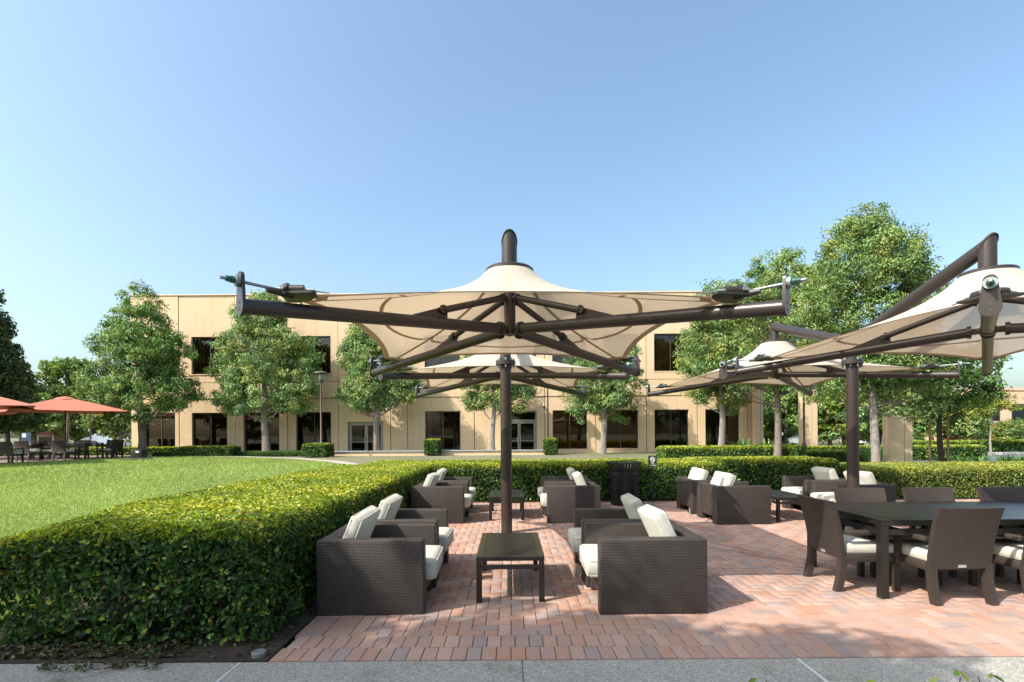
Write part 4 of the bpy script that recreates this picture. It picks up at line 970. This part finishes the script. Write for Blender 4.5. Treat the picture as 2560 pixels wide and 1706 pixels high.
def coffee_table():
    R = empty('coffee_table'); tag(R, None, 'table', 'black slatted coffee tables')
    a, b2, h = .305, .55, .42
    for x in (-1, 1):
        for y in (-1, 1):
            m = MB(); X0 = x*(a-.025); Y0 = y*(b2-.025); m.box(X0-.025, X0+.025, Y0-.025, Y0+.025, 0, h-.04, .003, 1); m.build('leg', 'table_black', R)
    for x in (-1, 1):
        m = MB(); m.box(x*(a-.03)-.03, x*(a-.03)+.03, -b2, b2, h-.039, h, .003, 1); m.build('top_rail', 'table_black', R)
        m = MB(); m.box(x*(a-.02)-.012, x*(a-.02)+.012, -b2+.051, b2-.051, h-.115, h-.075, .003, 1); m.build('lower_rail', 'table_black', R)
    for y in (-1, 1):
        m = MB(); m.box(-a+.061, a-.061, y*(b2-.02)-.02, y*(b2-.02)+.02, h-.039, h-.0005, .003, 1); m.build('top_rail', 'table_black', R)
        m = MB(); m.box(-a+.051, a-.051, y*(b2-.02)-.012, y*(b2-.02)+.012, h-.116, h-.075, .003, 1); m.build('lower_rail', 'table_black', R)
    n = 31; sm = None; L0, L1 = -b2+.043, b2-.043; p = (L1-L0)/n
    m = MB(); m.box(-a+.061, a-.061, -p/2+.003, p/2-.003, h-.018, h-.003); sm = m.mesh('slat'); sm.materials.append(MT['table_black'])
    for i in range(n):
        o = link('slat', sm, None, R); o.location = (0, L0+(i+.5)*p, 0)
    m = MB(); m.box(-.02, .02, L0, L1, h-.05, h-.019); m.build('centre_bar', 'table_black', R)
    return R
K0 = coffee_table(); K0.location = (-.027, 5.07, 0); K0.rotation_euler = (0, 0, rad(.4)); K0['label'] = 'black slatted coffee table nearest the front between the armchairs'
K1 = copy_tree(K0); K1.location = (-.105, 9.35, 0); K1['label'] = 'black coffee table behind the central post near the hedge'
K2 = copy_tree(K0); K2.location = (4.72, 9.0, 0); K2['label'] = 'black coffee table between the armchairs behind the dining chairs'

def dining_chair():
    R = empty('dining_chair'); tag(R, None, 'chair', 'wicker dining armchairs')
    # backrest: leaning and gently curved sheet with thickness
    def bk(v, u, o_):
        z = .315+.545*v; y = u*(.265+.012*v); x = -.245-.03*v-.085*v*v - .022*(1-u*u)*-1*0 - .03*(1-u*u)*(.3+.7*v)
        return (x-o_, y, z+ (.0 if v < 1 else -.012*(1-u*u)*0))
    nu, nv = 14, 12; m = MB(); vs = []
    for o_ in (0, .042):
        for j in range(nv+1):
            for i in range(nu+1): vs.append(bk(j/nv, -1+2*i/nu, o_))
    w_ = nu+1; q = w_*(nv+1); fs = []
    for j in range(nv):
        for i in range(nu):
            a = j*w_+i; fs.append([a, a+1, a+w_+1, a+w_]); fs.append([q+a, q+a+w_, q+a+w_+1, q+a+1])
    for i in range(nu): fs += [[i, q+i, q+i+1, i+1], [nv*w_+i, nv*w_+i+1, q+nv*w_+i+1, q+nv*w_+i]]
    for j in range(nv): fs += [[j*w_, (j+1)*w_, q+(j+1)*w_, q+j*w_], [j*w_+nu, q+j*w_+nu, q+(j+1)*w_+nu, (j+1)*w_+nu]]
    m.add(vs, fs); bo = m.build('backrest', 'wicker_fine', R, 50, True)
    m = MB(); m.box(-.30, -.288, -.035, .035, .325, .35); m.build('tag_plate', 'tag_metal', bo)
    m = MB(); m.box(-.24, .27, -.27, .27, .285, .365, .012, 2); m.build('seat_frame', 'wicker_fine', R, 40, True)
    vs, fs = cushion_mesh(.50, .51, .105, .02); m = MB(); m.add(vs, fs, Matrix.Translation((.02, 0, .405))); m.build('seat_cushion', 'cushion', R, 60)
    for s_ in (-1, 1):
        m = MB(); y = s_*.243
        for k in range(5):     # rear leg, swept back
            z0, z1 = .34-.068*k, .34-.068*(k+1); xa, xb = -.262-.055*(k/5)**1.8, -.262-.055*((k+1)/5)**1.8
            vs = [(xa-.032, y-.03, z0), (xa+.028, y-.03, z0), (xa+.028, y+.03, z0), (xa-.032, y+.03, z0), (xb-.032, y-.03, z1), (xb+.028, y-.03, z1), (xb+.028, y+.03, z1), (xb-.032, y+.03, z1)]
            m.add(vs, [[0, 4, 5, 1], [1, 5, 6, 2], [2, 6, 7, 3], [3, 7, 4, 0]]+([[4, 7, 6, 5]] if k == 4 else []))
        m.build('leg', 'wicker_fine', R, 40, True)
        m = MB(); m.box(.215, .268, y-.028, y+.028, 0, .284, .006, 1); m.build('leg', 'wicker_fine', R, 40, True)
        m = MB(); m.box(-.26, .262, y-.028+s_*.03, y+.028+s_*.03, .545, .59, .01, 2); m.box(.21, .258, y-.022+s_*.03, y+.022+s_*.03, .28, .544, .006, 1); m.build('arm', 'wicker_fine', R, 40, True)
    return R
D0 = dining_chair()
dsp = [(3.38, 5.03, 0, 'dining chair at the left end of the long black table, back to the left'), (3.905, 4.70, 90, 'dining chair seen from behind on the near side of the black table'), (4.73, 4.70, 91, 'dining chair cut off at the right edge of the picture'),
       (3.985, 5.47, 268, 'dining chair on the far side of the black table, leftmost'), (4.775, 5.46, 270, 'dining chair on the far side of the black table, second from left'), (5.64, 5.46, 271, 'dining chair on the far side of the black table, rightmost')]
for i, (x, y, rz, lb) in enumerate(dsp):
    o = D0 if i == 0 else copy_tree(D0); o.location = (x, y, 0); o.rotation_euler = (0, 0, rad(rz)); o['label'] = lb

def dining_table(lx, ly, h=.72):
    R = empty('dining_table'); tag(R, None, 'table')
    m = MB(); m.box(-lx/2+.06, lx/2-.06, -ly/2+.06, ly/2-.06, h-.03, h-.001, .002, 1); m.build('table_top', 'table_black', R)
    for s_ in (-1, 1):
        m = MB(); m.box(-lx/2, lx/2, s_*(ly/2-.03)-.03, s_*(ly/2-.03)+.03, h-.055, h, .004, 2); m.build('top_rail', 'table_black', R)
        m = MB(); m.box(s_*(lx/2-.03)-.03, s_*(lx/2-.03)+.03, -ly/2+.061, ly/2-.061, h-.055, h, .004, 2); m.build('top_rail', 'table_black', R)
        m = MB(); m.box(-lx/2+.071, lx/2-.071, s_*(ly/2-.035)-.018, s_*(ly/2-.035)+.018, h-.14, h-.085, .003, 1); m.build('lower_rail', 'table_black', R)
        m = MB(); m.box(s_*(lx/2-.035)-.018, s_*(lx/2-.035)+.018, -ly/2+.071, ly/2-.071, h-.14, h-.085, .003, 1); m.build('lower_rail', 'table_black', R)
        for q in (-1, 1):
            m = MB(); X0 = s_*(lx/2-.035); Y0 = q*(ly/2-.035); m.box(X0-.035, X0+.035, Y0-.035, Y0+.035, .012, h-.056, .003, 1)
            lg = m.build('leg', 'table_black', R); m = MB(); m.lathe([(.018, 0), (.018, .012)], 10, Matrix.Translation((X0, Y0, 0))); m.build('foot', 'zinc', lg)
    return R
DT = dining_table(2.9, 1.15); DT.location = (4.755, 5.115, 0); DT['label'] = 'long black dining table at right with wicker chairs round it'

# trash receptacle
tr_ = empty('trash_can', (2.35, 10.62, 0), 0, 'black slatted metal trash can with flared rim in front of the hedge', 'trash can')
m = MB(); m.lathe([(.255, .05), (.255, .74), (.245, .74), (.245, .06)], 32, closed=True); m.lathe([(.0, .05), (.255, .051)], 32, closed=True); m.build('liner', 'can_black', tr_, 40)
m = MB(); m.lathe([(.22, 0), (.27, .0), (.29, .04), (.29, .07), (.22, .07)], 36); m.build('base', 'can_black', tr_, 30)
for zz_, r_, nm in ((.66, .297, 'band'), (.36, .297, 'band'), (.1, .297, 'band')):
    m = MB(); m.lathe([(r_-.006, zz_), (r_, zz_), (r_, zz_+.045), (r_-.006, zz_+.045)], 36, closed=True); m.build(nm, 'can_black', tr_, 30)
m = MB(); m.tube([(.366*math.cos(2*math.pi*k/40), .366*math.sin(2*math.pi*k/40), .9) for k in range(41)], .01, 8, False); m.build('rim', 'can_black', tr_, 50)
bars = MB(); prof = [(.285, .05), (.285, .68), (.295, .76), (.325, .84), (.366, .9)]
vs = []
for r_, z in prof: vs += [(r_-.004, -.016, z), (r_+.004, -.016, z), (r_+.004, .016, z), (r_-.004, .016, z)]
fs = []
for i in range(4):
    for k in range(4): fs.append([i*4+k, i*4+(k+1) % 4, i*4+4+(k+1) % 4, i*4+4+k])
bars.add(vs, fs); bm_ = bars.mesh('bar'); bm_.materials.append(MT['can_black'])
for k in range(34):
    o = link('bar', bm_, None, tr_); o.rotation_euler = (0, 0, 2*math.pi*k/34)

# no smoking sign on a post
sg = empty('no_smoking_sign', (3.03, 10.95, 0), 0, 'small dark green no smoking sign on a thin post at the hedge', 'sign')
m = MB(); m.box(-.012, .012, -.012, .012, 0, 1.0); m.build('post', 'sign_green', sg)
m = MB(); m.box(-.092, .092, -.022, -.014, .77, 1.02, .002, 1); bd = m.build('board', 'sign_green', sg)
def ringmesh(r0, r1, n=28):
    m = MB(); vs = [(r*math.cos(2*math.pi*k/n), 0, r*math.sin(2*math.pi*k/n)) for r in (r0, r1) for k in range(n)]
    m.add(vs, [[k, (k+1) % n, n+(k+1) % n, n+k] for k in range(n)]); return m
m = ringmesh(.042, .053); m.v = [(x, -.0235, z+.94) for x, y, z in m.v]; m.build('symbol_ring', 'sign_white', bd)
m = MB(); q = .0055; vs = [(-.031-q, -.0236, .971-q), (-.031+q, -.0236, .971+q), (.031+q, -.0236, .909+q), (.031-q, -.0236, .909-q)]; m.add(vs, [[0, 1, 2, 3]]); m.build('symbol_bar', 'sign_white', bd)
m = MB(); m.add([(-.03, -.0233, .93), (.018, -.0233, .93), (.018, -.0233, .939), (-.03, -.0233, .939)], [[0, 1, 2, 3]]); m.add([(.021, -.0233, .93), (.03, -.0233, .93), (.03, -.0233, .939), (.021, -.0233, .939)], [[0, 1, 2, 3]]); m.add([(.024, -.0233, .943), (.03, -.0233, .943), (.025, -.0233, .962), (.019, -.0233, .962)], [[0, 1, 2, 3]]); m.build('cigarette_symbol', 'sign_white', bd)
def text_part(s, size, x, z, parent, mat, y, name='lettering', ext=.0004):
    cu = bpy.data.curves.new(name, 'FONT'); cu.body = s; cu.size = size; cu.align_x = 'CENTER'; cu.offset = size*.02
    to = bpy.data.objects.new('tmp', cu); COL.objects.link(to)
    me = bpy.data.meshes.new_from_object(to.evaluated_get(bpy.context.evaluated_depsgraph_get())); bpy.data.objects.remove(to)
    me.name = name; me.transform(Matrix.Translation((x, y, z)) @ Matrix.Rotation(rad(90), 4, 'X'))
    me.materials.clear(); return link(name, me, mat, parent)
text_part('NO', .042, 0, .842, bd, 'sign_white', -.0235); text_part('SMOKING', .033, 0, .798, bd, 'sign_white', -.0235)

# grey cable behind the armchairs seen from the back
cpts = []
for i in range(40):
    t_ = i/39; cpts.append((3.27-.14*math.sin(t_*3.1)+.02*math.sin(t_*9), 9.35-.95*t_, .012+.10*max(0, (.12-t_))/.12+.09*max(0, t_-.9)/.1+.05*max(0, math.sin((t_-.0)*9))*math.exp(-t_*6)))
m = MB(); m.tube(cpts, .006, 6); tag(m.build('power_cable', 'cable_grey', None, 60), 'grey power cable lying behind the armchairs seen from the back', 'cable')

# ------------------------------------------------------------------ lamp posts
def lamp_post(x, y, label, h=4.15):
    o = empty('lamp_post', (x, y, zgs(x, y)), 0, label, 'lamp post', 'path lamp posts')
    m = MB(); m.lathe([(.09, 0), (.09, .62), (.075, .68), (.045, .72), (.036, h-.75), (.036, h-.6)], 16); m.build('pole', 'lamp_metal', o, 40)
    m = MB(); m.lathe([(.05, h-.6), (.11, h-.5), (.12, h-.42), (.0, h-.42)], 16); m.build('neck', 'lamp_metal', o, 40)
    m = MB(); m.lathe([(.10, h-.42), (.11, h-.2), (.0, h-.2)], 16); m.build('lens', 'zinc', o, 40)
    m = MB(); m.lathe([(.0, h), (.1, h-.02), (.36, h-.1), (.37, h-.13), (.12, h-.15), (.0, h-.15)], 28); m.build('hood', 'lamp_metal', o, 40)
lamp_post(T(803, 24.6), 24.6, 'brown lamp post with flat round hood in front of the left windows')
lamp_post(T(1370, 26.6), 26.6, 'lamp post against the beige wall behind the rear canopy')
lamp_post(T(2010, 20.6), 20.6, 'pale brown lamp post among the hedges at right', 4.0)
lamp_post(T(226, 31), 31, 'grey lamp post behind the red umbrella at left', 4.6)

# ------------------------------------------------------------------ left terrace
def umbrella(x, y, rz, half, zt, za, label):
    g = zgs(x, y); o = empty('patio_umbrella', (x, y, g), rz, label, 'umbrella', 'red patio umbrellas')
    m = MB(); m.tube([(0, 0, 0), (0, 0, za-.05)], .028, 10); m.build('pole', 'black_plastic', o, 40)
    c = [(half*math.cos(math.pi/2*k), half*math.sin(math.pi/2*k), zt) for k in range(4)]
    m = MB(); vs = [(0, 0, za)]; fs = []; n = 10
    for j in range(1, n+1):
        t_ = j/n
        for k in range(4):
            a, b2 = Vector(c[k]), Vector(c[(k+1) % 4])
            for i in range(8):
                p = a.lerp(b2, i/8); sagv = -.10*math.sin(math.pi*i/8)*t_
                vs.append((p.x*t_*(1+sagv*.4), p.y*t_*(1+sagv*.4), za+(zt-za)*(t_**1.08)+sagv*.25+(.0)))
    for i in range(32): fs.append([0, 1+i, 1+(i+1) % 32])
    for j in range(n-1):
        for i in range(32): a = 1+j*32+i; b2 = 1+j*32+(i+1) % 32; fs.append([a, a+32, b2+32, b2])
    m.add(vs, fs); cn = m.build('canopy', 'umbrella_red', o, 12)
    m = MB(); m.lathe([(.0, za+.05), (.25, za-.01), (.42, za-.10)], 16, closed=True); m.build('vent', 'umbrella_red', cn, 20)
    for k in range(4):
        m = MB(); m.tube([(0, 0, za-.12), (c[k][0]*.97, c[k][1]*.97, zt-.02)], .012, 6); m.build('rib', 'black_plastic', o)
    m = MB(); m.lathe([(.3, 0), (.3, .05), (.05, .09), (.04, .3)], 20); m.build('base', 'black_plastic', o, 40)
    return o
umbrella(-20.72, 23.5, rad(3), 2.85, 2.2, 2.86, 'whole red patio umbrella over the left tables')
umbrella(-20.4, 18.8, rad(-2), 2.85, 2.2, 2.86, 'red patio umbrella cut off by the left edge')
umbrella(-25.9, 23.6, rad(4), 2.85, 2.2, 2.86, 'red patio umbrella farthest left, mostly hidden behind another')
for j, (x, y, lx, ly, lb) in enumerate([(-20.3, 23.6, 1.7, 1.05, 'dark table under the whole red umbrella'), (-22.2, 22.6, 1.6, 1.05, 'dark table at the left of the terrace behind the chairs')]):
    q = dining_table(lx, ly, .74); q.location = (x, y, zgs(x, y)); q['label'] = lb; q['group'] = 'terrace tables'
for x, y, rz, lb in [(-19.75, 19.95, 100, 'dark terrace chair cut by the left edge, seen from behind'), (-20.75, 21.75, 92, 'terrace chair seen from behind, second from the left edge'), (-19.6, 22.2, 90, 'terrace chair seen from behind in front of the umbrella pole'), (-18.95, 24.0, 165, 'terrace chair at the right end of the tables, facing left'),
                     (-19.7, 24.6, 268, 'terrace chair on the far side of the table, facing the lawn'), (-21.2, 23.3, 10, 'terrace chair between the two terrace tables'), (-21.0, 24.5, 270, 'terrace chair half hidden behind the umbrella pole'), (-22.4, 23.6, 265, 'terrace chair far side of the left table')]:
    o = copy_tree(D0); o.location = (x, y, zgs(x, y)); o.rotation_euler = (0, 0, rad(rz)); o['label'] = lb; o['group'] = 'terrace chairs'
q = empty('utility_box', (T(347, 22.6), 22.6, zgs(-16.6, 22.6)), rad(8), 'black box with side pans at the foot of the corner tree', 'box')
m = MB(); m.box(-.23, .23, -.2, .2, 0, .44, .02, 2); m.build('body', 'black_plastic', q, 30)
m = MB(); m.box(-.62, .62, -.28, -.21, 0, .07, .02, 1); m.build('pan', 'black_plastic', q, 30)
m = MB(); m.box(-.03, .1, -.202, -.2, .3, .38); m.build('sticker', 'sign_white', q)
q = empty('blue_sign', (T(66, 40), 40, zgs(-38, 40)), 0, 'small dark blue direction sign far behind the left terrace', 'sign')
m = MB(); m.box(-.4, .4, -.03, .03, .55, 1.35, .01, 1); bo = m.build('board', 'sign_blue', q); m = MB(); m.box(-.35, .35, -.02, .02, 0, .55); m.build('post', 'curb', q)
m = ringmesh(0.001, .16, 18); m.v = [(x-.15, -.035, z+1.15) for x, y, z in m.v]; m.build('symbol', 'sign_white', bo)
q = empty('kiosk', (T(113, 45), 45, zgs(-41, 45)), 0, 'small pink kiosk with red tiled roof far behind the terrace', 'kiosk')
m = MB(); m.box(-.75, .75, 0, 1.5, 0, 1.2); m.build('wall', 'stucco_pink', q)
m = MB(); m.add([(-1, -.3, 1.2), (1, -.3, 1.2), (1, 1.8, 1.2), (-1, 1.8, 1.2), (-.5, .4, 1.5), (.5, .4, 1.5), (.5, 1.2, 1.5), (-.5, 1.2, 1.5)], [[0, 1, 5, 4], [1, 2, 6, 5], [2, 3, 7, 6], [3, 0, 4, 7], [4, 5, 6, 7], [3, 2, 1, 0]]); m.build('roof', 'umbrella_red', q)
m = MB(); m.box(-.55, .6, -.02, -.002, .35, 1.05); m.build('opening', 'car_glass', q)
def car(x, y, rz, mat, label, van=False):
    o = empty('parked_car', (x, y, zgs(x, y)), rz, label, 'car')
    if van: pr = [(-2.3, .35), (-2.3, 1.1), (-2.1, 1.75), (.7, 1.8), (1.35, 1.15), (2.25, .95), (2.3, .35)]
    else: pr = [(-2.2, .35), (-2.2, .9), (-1.7, 1.0), (-1.1, 1.42), (.4, 1.45), (1.15, 1.0), (2.1, .85), (2.2, .35)]
    n = len(pr); vs = [(px, sy*(.85 if pz < 1.05 else .68), pz) for sy in (-1, 1) for px, pz in pr]
    m = MB(); m.add(vs, [list(range(n)), list(range(n, 2*n))[::-1]]+[[k, n+k, n+(k+1) % n, (k+1) % n] for k in range(n)]); bd_ = m.build('body', mat, o, 25)
    zt = 1.68 if van else 1.36
    for sy in (-1, 1):
        m = MB(); a = [(-1.9 if van else -1.2, 1.12), (.95, 1.12), (.5, zt), (-1.85 if van else -.95, zt)]
        m.add([(px, sy*(.83 if pz < 1.2 else .705), pz) for px, pz in a], [[0, 1, 2, 3]]); m.build('side_window', 'car_glass', bd_)
    m = MB(); a = (1.22, 1.17, .72, 1.72) if van else (1.1, 1.06, .48, 1.42)
    m.add([(a[0]+.02, -.6, a[1]), (a[0]+.02, .6, a[1]), (a[2]+.02, .58, a[3]), (a[2]+.02, -.58, a[3])], [[0, 1, 2, 3]]); m.build('windscreen', 'car_glass', bd_)
    for wx in (-1.35, 1.4):
        for sy in (-1, 1):
            m = MB(); m.tube([(wx, sy*.70, .33), (wx, sy*.89, .33)], .33, 18); wh = m.build('wheel', 'tyre', o, 40)
            m = MB(); m.tube([(wx, sy*.88, .33), (wx, sy*.9, .33)], .2, 14); m.build('rim', 'zinc', wh, 40)
    for sy in (-.6, .6):
        m = MB(); m.box(2.18 if not van else 2.26, 2.235 if not van else 2.31, sy-.15, sy+.15, .62, .76, .01, 1); m.build('headlight', 'sign_white', bd_)
car(T(1975, 52), 52, rad(200), 'car_white', 'white van parked beyond the hedges between the pillars', True)
car(T(292, 46), 46, rad(10), 'car_blue', 'pale grey blue car parked behind the left terrace')
car(T(2200, 50), 50, rad(185), 'car_white', 'white car far behind the pale tree trunk')
